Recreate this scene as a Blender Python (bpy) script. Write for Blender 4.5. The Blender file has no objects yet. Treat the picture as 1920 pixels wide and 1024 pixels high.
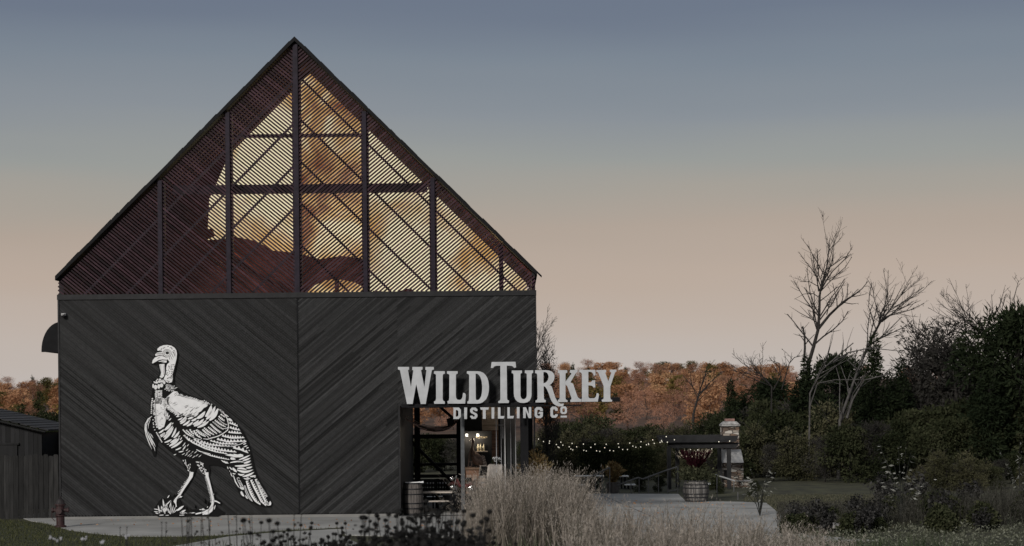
import bpy, bmesh, math, random
import numpy as np
from mathutils import Vector, Matrix
from mathutils.geometry import tessellate_polygon
R = math.radians
random.seed(7); rng = np.random.default_rng(7)
S = bpy.context.scene
C = S.collection

# ------------------------------------------------------------------ camera, sky, sun, exposure
FPX, PX, PY, ROLL, CH, CD = 3600.0, 960.0, 760.0, 0.0098, 3.45, 60.0
cam_d = bpy.data.cameras.new('camera'); cam = bpy.data.objects.new('camera', cam_d); C.objects.link(cam)
cam_d.sensor_width = 36; cam_d.lens = FPX/1920*36
cam_d.shift_x = 0; cam_d.shift_y = (PY-512)/1920
cam.location = (0, -CD, CH)
cam.matrix_world = Matrix.Translation((0, -CD, CH)) @ Matrix.Rotation(R(90), 4, 'X') @ Matrix.Rotation(-math.atan(ROLL), 4, 'Z')
cam_d.clip_start = 0.5; cam_d.clip_end = 5000
cam_d.dof.use_dof = True; cam_d.dof.focus_distance = 61; cam_d.dof.aperture_fstop = 2.0
S.camera = cam

def lin(c):
    return tuple(((v/255)/12.92 if v/255 <= .04045 else ((v/255+.055)/1.055)**2.4) for v in c)

SUN_EL, SUN_AZ = R(24), R(205)       # azimuth the light comes from, clockwise from +Y
W_ = bpy.data.worlds.new('World'); S.world = W_; W_.use_nodes = True
nt = W_.node_tree; nt.nodes.clear()
out = nt.nodes.new('ShaderNodeOutputWorld'); add = nt.nodes.new('ShaderNodeAddShader')
b1 = nt.nodes.new('ShaderNodeBackground'); b2 = nt.nodes.new('ShaderNodeBackground')
sky = nt.nodes.new('ShaderNodeTexSky'); sky.sky_type = 'NISHITA'; sky.sun_disc = False
sky.sun_elevation = SUN_EL; sky.sun_rotation = SUN_AZ
b1.inputs[1].default_value = 0.005
tc = nt.nodes.new('ShaderNodeTexCoord'); sx = nt.nodes.new('ShaderNodeSeparateXYZ')
ramp = nt.nodes.new('ShaderNodeValToRGB')
wn = nt.nodes.new('ShaderNodeTexNoise'); wn.inputs['Scale'].default_value = 3.0; wn.inputs['Detail'].default_value = 2
wmap = nt.nodes.new('ShaderNodeMapping'); wmap.inputs['Scale'].default_value = (1, 1, 9)
m1 = nt.nodes.new('ShaderNodeMath'); m1.operation = 'MULTIPLY_ADD'; m1.inputs[1].default_value = 0.03
mz = nt.nodes.new('ShaderNodeMath'); mz.operation = 'ADD'
mm = nt.nodes.new('ShaderNodeMath'); mm.operation = 'MULTIPLY'; mm.inputs[1].default_value = 2.0
nt.links.new(tc.outputs['Generated'], sx.inputs[0])
nt.links.new(tc.outputs['Generated'], wmap.inputs['Vector']); nt.links.new(wmap.outputs[0], wn.inputs['Vector'])
nt.links.new(wn.outputs[0], m1.inputs[0]); m1.inputs[2].default_value = -0.015
nt.links.new(sx.outputs['Z'], mz.inputs[0]); nt.links.new(m1.outputs[0], mz.inputs[1])
nt.links.new(mz.outputs[0], mm.inputs[0]); nt.links.new(mm.outputs[0], ramp.inputs[0])
stops = [(690, (192, 183, 178)), (610, (190, 176, 167)), (520, (186, 168, 155)), (440, (177, 161, 148)), (370, (166, 158, 148)),
         (300, (153, 154, 150)), (220, (138, 143, 149)), (120, (123, 132, 143)), (20, (109, 118, 134)), (-200, (94, 104, 126))]
el = ramp.color_ramp.elements
while len(el) > 1: el.remove(el[-1])
for i, (y, c) in enumerate(stops):
    p = 2*math.sin(math.atan((PY-y)/FPX)); e = el[0] if i == 0 else el.new(p)
    e.position = p; e.color = (*lin(c), 1)
e = el.new(1.0); e.color = (.27, .285, .31, 1)
nt.links.new(ramp.outputs[0], b2.inputs[0]); nt.links.new(sky.outputs[0], b1.inputs[0])
nt.links.new(b1.outputs[0], add.inputs[0]); nt.links.new(b2.outputs[0], add.inputs[1]); nt.links.new(add.outputs[0], out.inputs[0])
b2.inputs[1].default_value = 0.93

sd = bpy.data.lights.new('sun', 'SUN'); sd.energy = 2.5; sd.angle = R(9); sd.color = (1, .96, .91)
so = bpy.data.objects.new('sun', sd); C.objects.link(so)
so.matrix_world = Vector((math.sin(SUN_AZ)*math.cos(SUN_EL), math.cos(SUN_AZ)*math.cos(SUN_EL), math.sin(SUN_EL))).to_track_quat('Z', 'Y').to_matrix().to_4x4()
S.view_settings.view_transform = 'Standard'; S.view_settings.look = 'None'; S.view_settings.exposure = 0; S.view_settings.gamma = 1

# ------------------------------------------------------------------ projection helpers (pixel of the photo + depth -> point)
ca, sa = math.cos(math.atan(ROLL)), math.sin(math.atan(ROLL))
def W(u, v, Y=0.0):
    du, dv = u-PX, PY-v
    k = (Y+CD)/FPX
    return ((du*ca+dv*sa)*k, Y, CH+(-du*sa+dv*ca)*k)
def G(u, v, z=0.0):
    du, dv = u-PX, PY-v
    d = (CH-z)*FPX/(-(-du*sa+dv*ca))
    return ((du*ca+dv*sa)*d/FPX, d-CD)

# ------------------------------------------------------------------ materials
MAT = {}
def mat(name, col, rough=.75, noise=0, scale=4, stretch=(1, 1, 1), metal=0, emit=None, es=1, rnd=0, bump=0, spec=.3, col2=None, trans=0):
    if name in MAT: return MAT[name]
    m = bpy.data.materials.new(name); m.use_nodes = True; n = m.node_tree; P = n.nodes['Principled BSDF']
    P.inputs['Roughness'].default_value = rough; P.inputs['Metallic'].default_value = metal
    P.inputs['Specular IOR Level'].default_value = spec
    P.inputs['Base Color'].default_value = (*col, 1)
    if noise or col2:
        t = n.nodes.new('ShaderNodeTexCoord'); mp = n.nodes.new('ShaderNodeMapping'); mp.inputs['Scale'].default_value = stretch
        nz = n.nodes.new('ShaderNodeTexNoise'); nz.inputs['Scale'].default_value = scale; nz.inputs['Detail'].default_value = 6
        r = n.nodes.new('ShaderNodeValToRGB'); a = 1-noise; b = 1+noise
        r.color_ramp.elements[0].position = .3; r.color_ramp.elements[1].position = .7
        c2 = col2 or tuple(min(1, c*b) for c in col); c1 = tuple(c*a for c in col)
        r.color_ramp.elements[0].color = (*c1, 1); r.color_ramp.elements[1].color = (*c2, 1)
        n.links.new(t.outputs['Object'], mp.inputs[0]); n.links.new(mp.outputs[0], nz.inputs['Vector'])
        n.links.new(nz.outputs[0], r.inputs[0]); src = r.outputs[0]
        if bump:
            bp = n.nodes.new('ShaderNodeBump'); bp.inputs['Strength'].default_value = bump; bp.inputs['Distance'].default_value = .02
            n.links.new(nz.outputs[0], bp.inputs['Height']); n.links.new(bp.outputs[0], P.inputs['Normal'])
    else: src = None
    if rnd:
        at = n.nodes.new('ShaderNodeAttribute'); at.attribute_name = 'rnd'
        mr = n.nodes.new('ShaderNodeMapRange'); mr.inputs[3].default_value = 1-rnd; mr.inputs[4].default_value = 1+rnd
        hs = n.nodes.new('ShaderNodeHueSaturation')
        n.links.new(at.outputs['Fac'], mr.inputs[0]); n.links.new(mr.outputs[0], hs.inputs['Value'])
        if src: n.links.new(src, hs.inputs['Color'])
        else: hs.inputs['Color'].default_value = (*col, 1)
        src = hs.outputs[0]
    if src: n.links.new(src, P.inputs['Base Color'])
    if emit: P.inputs['Emission Color'].default_value = (*emit, 1); P.inputs['Emission Strength'].default_value = es
    MAT[name] = m; return m
def leafmat(name, cols, tr=.25, obj_var=.35):
    """leaf colours picked per leaf from a ramp, and shifted per plant"""
    if name in MAT: return MAT[name]
    m = bpy.data.materials.new(name); m.use_nodes = True; n = m.node_tree; P = n.nodes['Principled BSDF']; P.inputs['Roughness'].default_value = .7
    P.inputs['Specular IOR Level'].default_value = 0
    at = n.nodes.new('ShaderNodeAttribute'); at.attribute_name = 'rnd'; oi = n.nodes.new('ShaderNodeObjectInfo')
    ma = n.nodes.new('ShaderNodeMath'); ma.operation = 'MULTIPLY_ADD'; ma.inputs[1].default_value = obj_var
    mb = n.nodes.new('ShaderNodeMath'); mb.operation = 'MULTIPLY'; mb.inputs[1].default_value = 1-obj_var
    n.links.new(at.outputs['Fac'], mb.inputs[0]); n.links.new(oi.outputs['Random'], ma.inputs[0]); n.links.new(mb.outputs[0], ma.inputs[2])
    r = n.nodes.new('ShaderNodeValToRGB'); e = r.color_ramp.elements; e[1].color = (*cols[-1], 1); e[0].color = (*cols[0], 1)
    for i, c in enumerate(cols[1:-1], 1):
        q = i/(len(cols)-1); x = e.new(q)
        x.position = q; x.color = (*c, 1)
    n.links.new(ma.outputs[0], r.inputs[0]); n.links.new(r.outputs[0], P.inputs['Base Color'])
    if tr:
        T = n.nodes.new('ShaderNodeBsdfTranslucent'); mx = n.nodes.new('ShaderNodeMixShader'); mx.inputs[0].default_value = tr
        n.links.new(r.outputs[0], T.inputs[0]); n.links.new(P.outputs[0], mx.inputs[1]); n.links.new(T.outputs[0], mx.inputs[2])
        n.links.new(mx.outputs[0], n.nodes['Material Output'].inputs[0])
    MAT[name] = m; return m

# ------------------------------------------------------------------ mesh building
class MB:
    def __init__(s): s.v = []; s.f = []; s.r = []; s.cur = .5
    def addf(s, pts, faces):
        b = len(s.v); s.v += [tuple(p) for p in pts]; s.f += [tuple(b+i for i in f) for f in faces]; s.r += [s.cur]*len(faces); return s
    def hexa(s, lo, hi):      # two quads of 4 points
        return s.addf(list(lo)+list(hi), [(3, 2, 1, 0), (4, 5, 6, 7), (0, 1, 5, 4), (1, 2, 6, 5), (2, 3, 7, 6), (3, 0, 4, 7)])
    def box(s, a, b, rz=0, o=None):
        (x0, y0, z0), (x1, y1, z1) = a, b
        lo = [(x0, y0, z0), (x1, y0, z0), (x1, y1, z0), (x0, y1, z0)]; hi = [(x, y, z1) for x, y, z in lo]
        return s.hexa(lo, hi)
    def beam(s, p, q, w, h, up=(0, 0, 1)):
        p, q = Vector(p), Vector(q); d = (q-p).normalized(); up = Vector(up)
        if abs(d.dot(up)) > .98: up = Vector((0, 1, 0))
        a = d.cross(up).normalized()*w/2; b = a.cross(d).normalized()*h/2
        return s.hexa([p-a-b, p+a-b, p+a+b, p-a+b], [q-a-b, q+a-b, q+a+b, q-a+b])
    def tube(s, pts, rad, n=6, cap=True):
        pts = [Vector(p) for p in pts]; rad = rad if hasattr(rad, '__len__') else [rad]*len(pts)
        rings = []; V = []
        for i, p in enumerate(pts):
            d = (pts[min(i+1, len(pts)-1)]-pts[max(i-1, 0)]).normalized()
            up = Vector((0, 1, 0)) if abs(d.y) < .9 else Vector((1, 0, 0))
            a = d.cross(up).normalized(); b = d.cross(a)
            V += [p+(a*math.cos(t)+b*math.sin(t))*rad[i] for t in [2*math.pi*k/n for k in range(n)]]
        F = [(i*n+k, i*n+(k+1) % n, (i+1)*n+(k+1) % n, (i+1)*n+k) for i in range(len(pts)-1) for k in range(n)]
        if cap: F += [tuple(range(n)), tuple((len(pts)-1)*n+k for k in range(n))]
        return s.addf(V, F)
    def lathe(s, c, prof, n=16, axis='z'):
        V = []
        for r, h in prof:
            for k in range(n):
                t = 2*math.pi*k/n
                V.append((c[0]+r*math.cos(t), c[1]+r*math.sin(t), c[2]+h) if axis == 'z' else (c[0]+r*math.cos(t), c[1]+h, c[2]+r*math.sin(t)))
        F = [(i*n+k, i*n+(k+1) % n, (i+1)*n+(k+1) % n, (i+1)*n+k) for i in range(len(prof)-1) for k in range(n)]
        F += [tuple(range(n)), tuple((len(prof)-1)*n+k for k in range(n))]
        return s.addf(V, F)
    def ball(s, c, r, n=8, sc=(1, 1, 1)):
        m = max(4, n//2+1)
        prof = [(max(1e-3, math.sin(math.pi*i/m)), -math.cos(math.pi*i/m)) for i in range(m+1)]
        V = []
        for rr, h in prof:
            for k in range(n):
                t = 2*math.pi*k/n; V.append((c[0]+r*rr*math.cos(t)*sc[0], c[1]+r*rr*math.sin(t)*sc[1], c[2]+r*h*sc[2]))
        F = [(i*n+k, i*n+(k+1) % n, (i+1)*n+(k+1) % n, (i+1)*n+k) for i in range(m) for k in range(n)]
        return s.addf(V, F)
    def plate(s, polys, Y0, Y1, conv):
        """polygon with holes, given in pixels, cut from a plate that spans Y0 (front) .. Y1"""
        P = [[Vector(conv(p)) for p in poly] for poly in polys]
        tris = tessellate_polygon([[Vector((p.x, p.z, 0)) for p in poly] for poly in P])
        flat = [p for poly in P for p in poly]; N = len(flat)
        V = [(p.x, Y0, p.z) for p in flat]+[(p.x, Y1, p.z) for p in flat]
        F = [tuple(t) for t in tris]+[tuple(i+N for i in reversed(t)) for t in tris]
        o = 0
        for poly in P:
            n = len(poly); F += [(o+i, o+(i+1) % n, N+o+(i+1) % n, N+o+i) for i in range(n)]; o += n
        return s.addf(V, F)
    def build(s, name, m, parent=None, smooth=False, origin=None):
        me = bpy.data.meshes.new(name)
        V = s.v
        if origin: V = [(x-origin[0], y-origin[1], z-origin[2]) for x, y, z in V]
        me.from_pydata(V, [], s.f); me.materials.append(m)
        a = me.attributes.new('rnd', 'FLOAT', 'FACE'); a.data.foreach_set('value', np.array(s.r, dtype=np.float32))
        bm = bmesh.new(); bm.from_mesh(me); bmesh.ops.recalc_face_normals(bm, faces=bm.faces); bm.to_mesh(me); bm.free()
        if smooth: me.polygons.foreach_set('use_smooth', [True]*len(me.polygons))
        return link(name, me, parent, origin)
def link(name, me, parent=None, loc=None):
    o = bpy.data.objects.new(name, me); C.objects.link(o)
    if loc: o.location = loc
    if parent: o.parent = parent
    return o
def thing(name, label, cat, loc=(0, 0, 0), group=None):
    o = bpy.data.objects.new(name, None); C.objects.link(o); o.location = loc; o.empty_display_size = .3
    return tag(o, label, cat, group)
def tag(o, label=None, cat=None, group=None, kind=None):
    if label: o['label'] = label
    if cat: o['category'] = cat
    if group: o['group'] = group
    if kind: o['kind'] = kind
    return o
def copy_tree(o, loc, rz=0, sc=1, label=None, parent=None):
    c = o.copy(); C.objects.link(c)
    if parent is None:
        c.location = loc; c.rotation_euler = (0, 0, rz); c.scale = (sc, sc, sc) if not hasattr(sc, '__len__') else sc
        if label: c['label'] = label
    else: c.parent = parent
    for ch in o.children: copy_tree(ch, None, parent=c)
    return c
def polymesh(name, V, F4, rnd, m, parent=None, loc=None):
    """fast mesh from numpy: V (N,3), F4 (M,k)"""
    me = bpy.data.meshes.new(name); M, k = F4.shape
    me.vertices.add(len(V)); me.vertices.foreach_set('co', V.astype(np.float32).ravel())
    me.loops.add(M*k); me.loops.foreach_set('vertex_index', F4.astype(np.int32).ravel())
    me.polygons.add(M); me.polygons.foreach_set('loop_start', np.arange(0, M*k, k, dtype=np.int32))
    try: me.polygons.foreach_set('loop_total', np.full(M, k, dtype=np.int32))
    except Exception: pass
    me.update(calc_edges=True); me.materials.append(m)
    a = me.attributes.new('rnd', 'FLOAT', 'FACE'); a.data.foreach_set('value', rnd.astype(np.float32))
    return link(name, me, parent, loc)
def leaves(P, size, rnd, aspect=.55, dirs=None, droop=0):
    """one kinked diamond (two triangles) per leaf"""
    N = len(P); d = rng.normal(size=(N, 3)) if dirs is None else dirs+rng.normal(size=(N, 3))*.35
    d[:, 2] -= droop; d /= np.linalg.norm(d, axis=1)[:, None]
    e = np.cross(d, rng.normal(size=(N, 3))); e /= np.linalg.norm(e, axis=1)[:, None]+1e-9
    s = (size*rng.uniform(.6, 1.4, N))[:, None]; n = np.cross(d, e)
    a = P; b = P+d*s*.5+e*s*aspect/2; c = P+d*s-n*s*.15; f = P+d*s*.5-e*s*aspect/2
    V = np.stack([a, b, c, f], 1).reshape(-1, 3); i = np.arange(N)*4
    F = np.concatenate([np.stack([i, i+1, i+2], 1), np.stack([i, i+2, i+3], 1)])
    return V, F, np.concatenate([rnd, rnd])
def join(parts):
    Vs, Fs, Rs = [], [], []; o = 0
    for V, F, r in parts: Vs.append(V); Fs.append(F+o); Rs.append(r); o += len(V)
    return np.concatenate(Vs), np.concatenate(Fs), np.concatenate(Rs)
def crownpts(blobs, n):
    """points in the shells of overlapping blobs: (cx,cy,cz,rx,ry,rz)"""
    B = np.array(blobs); w = B[:, 3]*B[:, 4]+B[:, 3]*B[:, 5]; idx = rng.choice(len(B), n, p=w/w.sum())
    d = rng.normal(size=(n, 3)); d /= np.linalg.norm(d, axis=1)[:, None]
    r = rng.uniform(.3, 1, n)**.6*rng.uniform(.8, 1.12, n)
    br = rng.uniform(0, 1, len(B))
    return B[idx, :3]+d*B[idx, 3:]*r[:, None], np.clip(br[idx]*.6+rng.uniform(0, .4, n), 0, 1), d

M_soil = mat('soil', (.045, .042, .028), .95, .5, 1.2, col2=(.075, .075, .04))
M_conc = mat('concrete', (.30, .295, .28), .85, .25, .5, bump=.15)
M_conc2 = mat('pale_concrete', (.20, .195, .185), .85, .12, 1.6)
M_board = mat('stained_boards', (.0165, .0167, .017), .6, .3, 9, (1, 1, 1), rnd=.62, spec=.2)
M_slat = mat('purple_brown_slats', (.031, .016, .021), .6, .3, 5, rnd=.7, spec=.14)
M_steel = mat('dark_steel', (.016, .016, .017), .5, .3, 6, spec=.2)
M_steelp = mat('purple_steel', (.016, .011, .019), .5, .35, 6, spec=.16)
M_black = mat('black_metal', (.008, .008, .009), .6, .2, 6, spec=.1)
M_white = mat('white_relief', (.72, .72, .72), .6, .06, 6)
M_sign = mat('brushed_letters', (.44, .45, .46), .5, .12, 3, bump=.05)
M_edge = mat('letter_edges', (.62, .62, .62), .5)

# ------------------------------------------------------------------ ground
def terr(x, y):
    z = 0.0
    if y < -19: z = min(1.55, (-19-y)*.049)
    if y > 120: z = -1.2*min(1, (y-120)/60)
    if y > 190: z = -1.2+(y-190)*.0245
    if y > 740: z = -1.2+550*.0245+(y-740)*.002
    if y > 150: z += 1.5*math.sin(x*.013+1)*min(1, (y-150)/300)+.8*math.sin(x*.041+y*.01)*min(1, (y-150)/300)
    return z
xs = sorted(set([-900, -700, -500, -400, -320, -260]+list(range(-220, 230, 10))+[260, 320, 400, 500, 700, 900]))
ys = [-120, -100, -80, -70, -60, -50, -45, -40, -35, -30, -25, -19, -15, -5, 10, 25, 40, 60, 80, 100, 120]+list(range(135, 800, 15))+[850, 950, 1200, 1800, 3000]
def litter(m):
    n = m.node_tree; P = n.nodes['Principled BSDF']; src = P.inputs['Base Color'].links[0].from_socket
    ge = n.nodes.new('ShaderNodeNewGeometry'); se = n.nodes.new('ShaderNodeSeparateXYZ'); mr = n.nodes.new('ShaderNodeMapRange'); mr.inputs[1].default_value = 120; mr.inputs[2].default_value = 220
    nz = n.nodes.new('ShaderNodeTexNoise'); nz.inputs['Scale'].default_value = .25; nz.inputs['Detail'].default_value = 8; r = n.nodes.new('ShaderNodeValToRGB')
    r.color_ramp.elements[0].position = .35; r.color_ramp.elements[0].color = (.05, .03, .022, 1); r.color_ramp.elements[1].position = .65; r.color_ramp.elements[1].color = (.12, .07, .045, 1)
    mx = n.nodes.new('ShaderNodeMix'); mx.data_type = 'RGBA'
    n.links.new(ge.outputs['Position'], se.inputs[0]); n.links.new(se.outputs['Y'], mr.inputs[0]); n.links.new(ge.outputs['Position'], nz.inputs['Vector']); n.links.new(nz.outputs[0], r.inputs[0])
    n.links.new(mr.outputs[0], mx.inputs[0]); n.links.new(src, mx.inputs[6]); n.links.new(r.outputs[0], mx.inputs[7]); n.links.new(mx.outputs[2], P.inputs['Base Color'])
litter(M_soil)
g = MB(); nx = len(xs)
V = [(x, y, terr(x, y)) for y in ys for x in xs]
g.addf(V, [(j*nx+i, j*nx+i+1, (j+1)*nx+i+1, (j+1)*nx+i) for j in range(len(ys)-1) for i in range(nx-1)])
tag(g.build('ground', M_soil, smooth=True), kind='structure')
def sheet(name, pts, z, m, kind='structure', th=0):
    b = MB(); P = [Vector((x, y, z)) for x, y in pts]
    tr = tessellate_polygon([P]); b.addf(P, tr); n = len(P)
    if th: b.addf(P+[p-Vector((0, 0, th)) for p in P], [(i, (i+1) % n, n+(i+1) % n, n+i) for i in range(n)])
    return tag(b.build(name, m), kind=kind)
# concrete terrace in front of the wall and round the corner of the building
left = [G(60, 978), G(85, 982), G(129, 995), G(180, 1002), G(238, 1007), G(337, 1007), G(428, 1004), G(520, 996), G(640, 990)]
terrace = left+[(-4.5, -8.5), (3, -12), (9, -12.5)]+[G(1510, 1004), G(1437, 944), G(1392, 942), G(1285, 940), G(1272, 927)]+[G(990, 926), (1.2, 14), (-14.2, 14), (-16, 2)]
sheet('pavement', terrace, .02, M_conc, th=.02)
sheet('path', [G(300, 1030), G(428, 1007.5), G(520, 999), G(640, 993), (-4.6, -8.7), (-3.5, -13.5), (-7, -16)], .022, M_conc, th=.022)
b = MB()
for p, q in [((1122, 927), (1190, 956)), ((1190, 956), (1260, 986)), ((1030, 948), (1480, 956))]:
    a, c = G(*p), G(*q); b.beam((a[0], a[1], .0235), (c[0], c[1], .0235), .03, .003)
tag(b.build('pavement_joints', mat('joint', (.05, .05, .048), .9)), kind='structure')

# ------------------------------------------------------------------ barn
bx0, bx1 = W(110, 760)[0], W(1007, 760)[0]           # left and right corner
xm = W(562, 760)[0]; xm = (bx0+bx1)/2+.02
zb0, zb1 = 6.88, 6.98
z_eave = 7.62; z_apex = W(555, 70)[2]
DEPTH = 8.6
barn = thing('barn', 'dark timber barn with chevron boarded front and glowing slatted gable', 'building', (xm, 0, 0))
O = (xm, 0, 0)
def part(b, name, m, parent=None, smooth=False):
    o = b.build(name, m, None, smooth, origin=O); o.location = (0, 0, 0); o.parent = parent or barn
    return o
def clip_line(p, d, poly):
    """segment of the line p+t*d inside a convex polygon (x,z)"""
    t0, t1 = -1e9, 1e9; n = len(poly)
    area = sum(poly[i][0]*poly[(i+1) % n][1]-poly[(i+1) % n][0]*poly[i][1] for i in range(n))
    for i in range(n):
        a, c = poly[i], poly[(i+1) % n]; ex, ez = c[0]-a[0], c[1]-a[1]
        nx_, nz_ = (-ez, ex) if area > 0 else (ez, -ex)
        num = nx_*(p[0]-a[0])+nz_*(p[1]-a[1]); den = nx_*d[0]+nz_*d[1]
        if abs(den) < 1e-9:
            if num < 0: return None
            continue
        t = -num/den
        if den > 0: t0 = max(t0, t)
        else: t1 = min(t1, t)
    return (t0, t1) if t1-t0 > .03 else None
def diag(b, poly, ang, pitch, w, Y, th, jit=0, brk=False, skip=0):
    d = (math.cos(ang), math.sin(ang)); nrm = (-d[1], d[0])
    ks = [x*nrm[0]+z*nrm[1] for x, z in poly]; k = (math.floor(min(ks)/pitch)+.5)*pitch
    while k < max(ks):
        s = clip_line((nrm[0]*k, nrm[1]*k), d, poly)
        if s and random.random() >= skip:
            t0, t1 = s; cuts = [t0, t1]
            if brk:
                c = t0+random.uniform(.5, 3.5)
                while c < t1-.4: cuts.insert(-1, c); c += random.uniform(2.4, 3.7)
            for a, e in zip(cuts, cuts[1:]):
                rk = random.Random(round(k/pitch)*7+3); b.cur = rk.random()*.75+random.random()*.25
                if rk.random() < .1: b.cur = min(1.6, b.cur+.6)
                y = Y-random.uniform(0, jit); tl = random.uniform(-.3, .3)*jit; ww = w*random.uniform(.97, 1.0)
                P = lambda t, sgn: (nrm[0]*(k+sgn*ww/2)+d[0]*t, nrm[1]*(k+sgn*ww/2)+d[1]*t)
                e2 = e-.004
                f = [(*P(a, -1), -tl), (*P(e2, -1), -tl), (*P(e2, 1), tl), (*P(a, 1), tl)]
                b.hexa([(x, y+q, z) for x, z, q in f], [(x, Y+th, z) for x, z, q in f])
        k += pitch
SL = R(39.5)
# lower front boards, left and right of the seam; the right field is cut round the porch opening
ox0 = W(751, 860)[0]; oz1 = W(751, 760)[2]-.02
polyL = [(bx0+.05, .12), (xm-.02, .12), (xm-.02, zb0), (bx0+.05, zb0)]
b = MB(); diag(b, polyL, -SL, .064, .058, 0, .04, .014, True); part(b, 'board_cladding', M_board)
b = MB()
diag(b, [(xm+.02, .12), (ox0-.06, .12), (ox0-.06, zb0), (xm+.02, zb0)], SL, .064, .058, 0, .04, .014, True)
diag(b, [(ox0-.06, oz1+.08), (bx1-.04, oz1+.08), (bx1-.04, zb0), (ox0-.06, zb0)], SL, .064, .058, 0, .04, .014, True)
part(b, 'board_cladding', M_board)
b = MB()
b.box((bx0+.03, .045, 0.05), (ox0-.03, .2, zb0)); b.box((ox0-.03, .045, oz1+.05), (bx1-.03, .2, zb0))
b.box((xm-.016, -.012, .1), (xm+.016, .04, zb0)); part(b, 'wall', M_black)
b = MB(); b.box((bx0-.01, -.05, zb0), (bx1+.01, .18, zb1+.06)); b.box((bx0, -.03, .1), (bx0+.05, .2, zb0-.001)); b.box((bx1-.04, -.03, oz1+.02), (bx1+.005, .2, zb0-.001))
b.box((ox0-.06, -.025, .1), (ox0-.003, .22, oz1)); b.box((ox0-.06, -.027, oz1), (bx1-.041, .2, oz1+.08)); part(b, 'trim', M_steel)
b = MB(); b.box((bx0+.02, -.02, 0), (ox0-.06, .06, .1)); part(b, 'footing', M_conc2)
# side, back walls and floors
b = MB(); b.box((bx0, .2, .0), (bx0+.15, DEPTH, z_eave)); b.box((bx0+.15, DEPTH-.15, 0), (ox0-.4, DEPTH, zb0)); b.box((ox0-.16, .2, 0), (ox0-.03, DEPTH-.16, oz1)); part(b, 'side_wall', M_board)
b = MB(); b.box((bx0+.16, .2, zb0-.3), (bx1-.05, DEPTH-.16, zb0+.02)); b.box((ox0-.02, .21, oz1+.07), (bx1-.05, DEPTH-.01, oz1+.2)); part(b, 'loft_floor', M_black)
b = MB(); b.box((bx1-.12, .21, oz1+.21), (bx1-.02, DEPTH, z_eave)); part(b, 'side_wall', M_board)
# roof planes
b = MB()
def roof_side(sgn, xe):
    e = Vector((xe+sgn*.04, 0, z_eave)); a = Vector((xm, 0, z_apex)); d = (e-a).normalized(); n = Vector((-d.z*sgn, 0, d.x*sgn)); n = n if n.z > 0 else -n
    t = .10
    b.hexa([(a.x, -.16, a.z-t*1.35), (e.x, -.16, e.z-t*1.35), (e.x, DEPTH+.2, e.z-t*1.35), (a.x, DEPTH+.2, a.z-t*1.35)],
           [(a.x, -.16, a.z), (e.x, -.16, e.z), (e.x, DEPTH+.2, e.z), (a.x, DEPTH+.2, a.z)])
    for k in range(26):      # uneven ends of the screen boards that stand above the roof edge
        f = random.uniform(.02, .97); p = a.lerp(e, f); L = random.uniform(.2, .7); q = p+d*L; h = random.uniform(.01, .035)
        b.hexa([(p.x, -.15, p.z-.02), (q.x, -.15, q.z-.02), (q.x, .4, q.z-.02), (p.x, .4, p.z-.02)],
               [(p.x, -.15, p.z+h), (q.x, -.15, q.z+h*.4), (q.x, .4, q.z+h*.4), (p.x, .4, p.z+h)])
roof_side(-1, bx0); roof_side(1, bx1); part(b, 'roof', M_black)
# slatted gable screens
zt = z_apex-.17
def roofz(x, drop=.19):
    f = abs(x-xm)/((bx1-bx0)/2); return z_apex-drop-(z_apex-z_eave)*f
polyGL = [(bx0+.02, zb1+.06), (xm-.03, zb1+.06), (xm-.03, roofz(xm)), (bx0+.02, roofz(bx0))]
polyGR = [(xm+.03, zb1+.06), (bx1-.02, zb1+.06), (bx1-.02, roofz(bx1)), (xm+.03, roofz(xm))]
b = MB(); diag(b, polyGL, -SL, .092, .054, .0, .035, .006, True, 0); part(b, 'slat_screen', M_slat)
b = MB(); diag(b, polyGR, SL, .092, .054, .0, .035, .006, True, 0); part(b, 'slat_screen', M_slat)
# battens the slats are fixed to
b = MB(); diag(b, polyGL, R(45), .93, .07, .05, .05); diag(b, polyGR, -R(45), .93, .07, .05, .05); part(b, 'batten', M_steelp)
# steel posts and rails of the gable, in front of the slats by a hair
for px in (302, 430, 558, 686, 813):
    x = W(px, 560)[0]; wd = .15 if px == 558 else .125
    top = roofz(x)-.03
    b = MB(); b.box((x-wd/2, -.05, zb1+.06), (x+wd/2, -.012, top)); b.box((x-wd*.9, .11, zb1+.06), (x+wd*.9, .35, top)); part(b, 'post', M_steelp)
for px in (940,):
    x = W(px, 540)[0]; b = MB(); b.box((x-.07, .11, zb1+.06), (x+.07, .3, roofz(x)-.03)); part(b, 'post', M_steelp)
for y0, y1, u0, u1 in ((248, 254, 436, 674), (343, 360, 320, 800)):
    za, zc = W(558, y1)[2], W(558, y0)[2]; xa, xc = W(u0, y0)[0], W(u1, y0)[0]
    b = MB(); b.box((xa, .36, za), (xc, .5, zc)); part(b, 'cross_beam', M_steelp)
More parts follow.
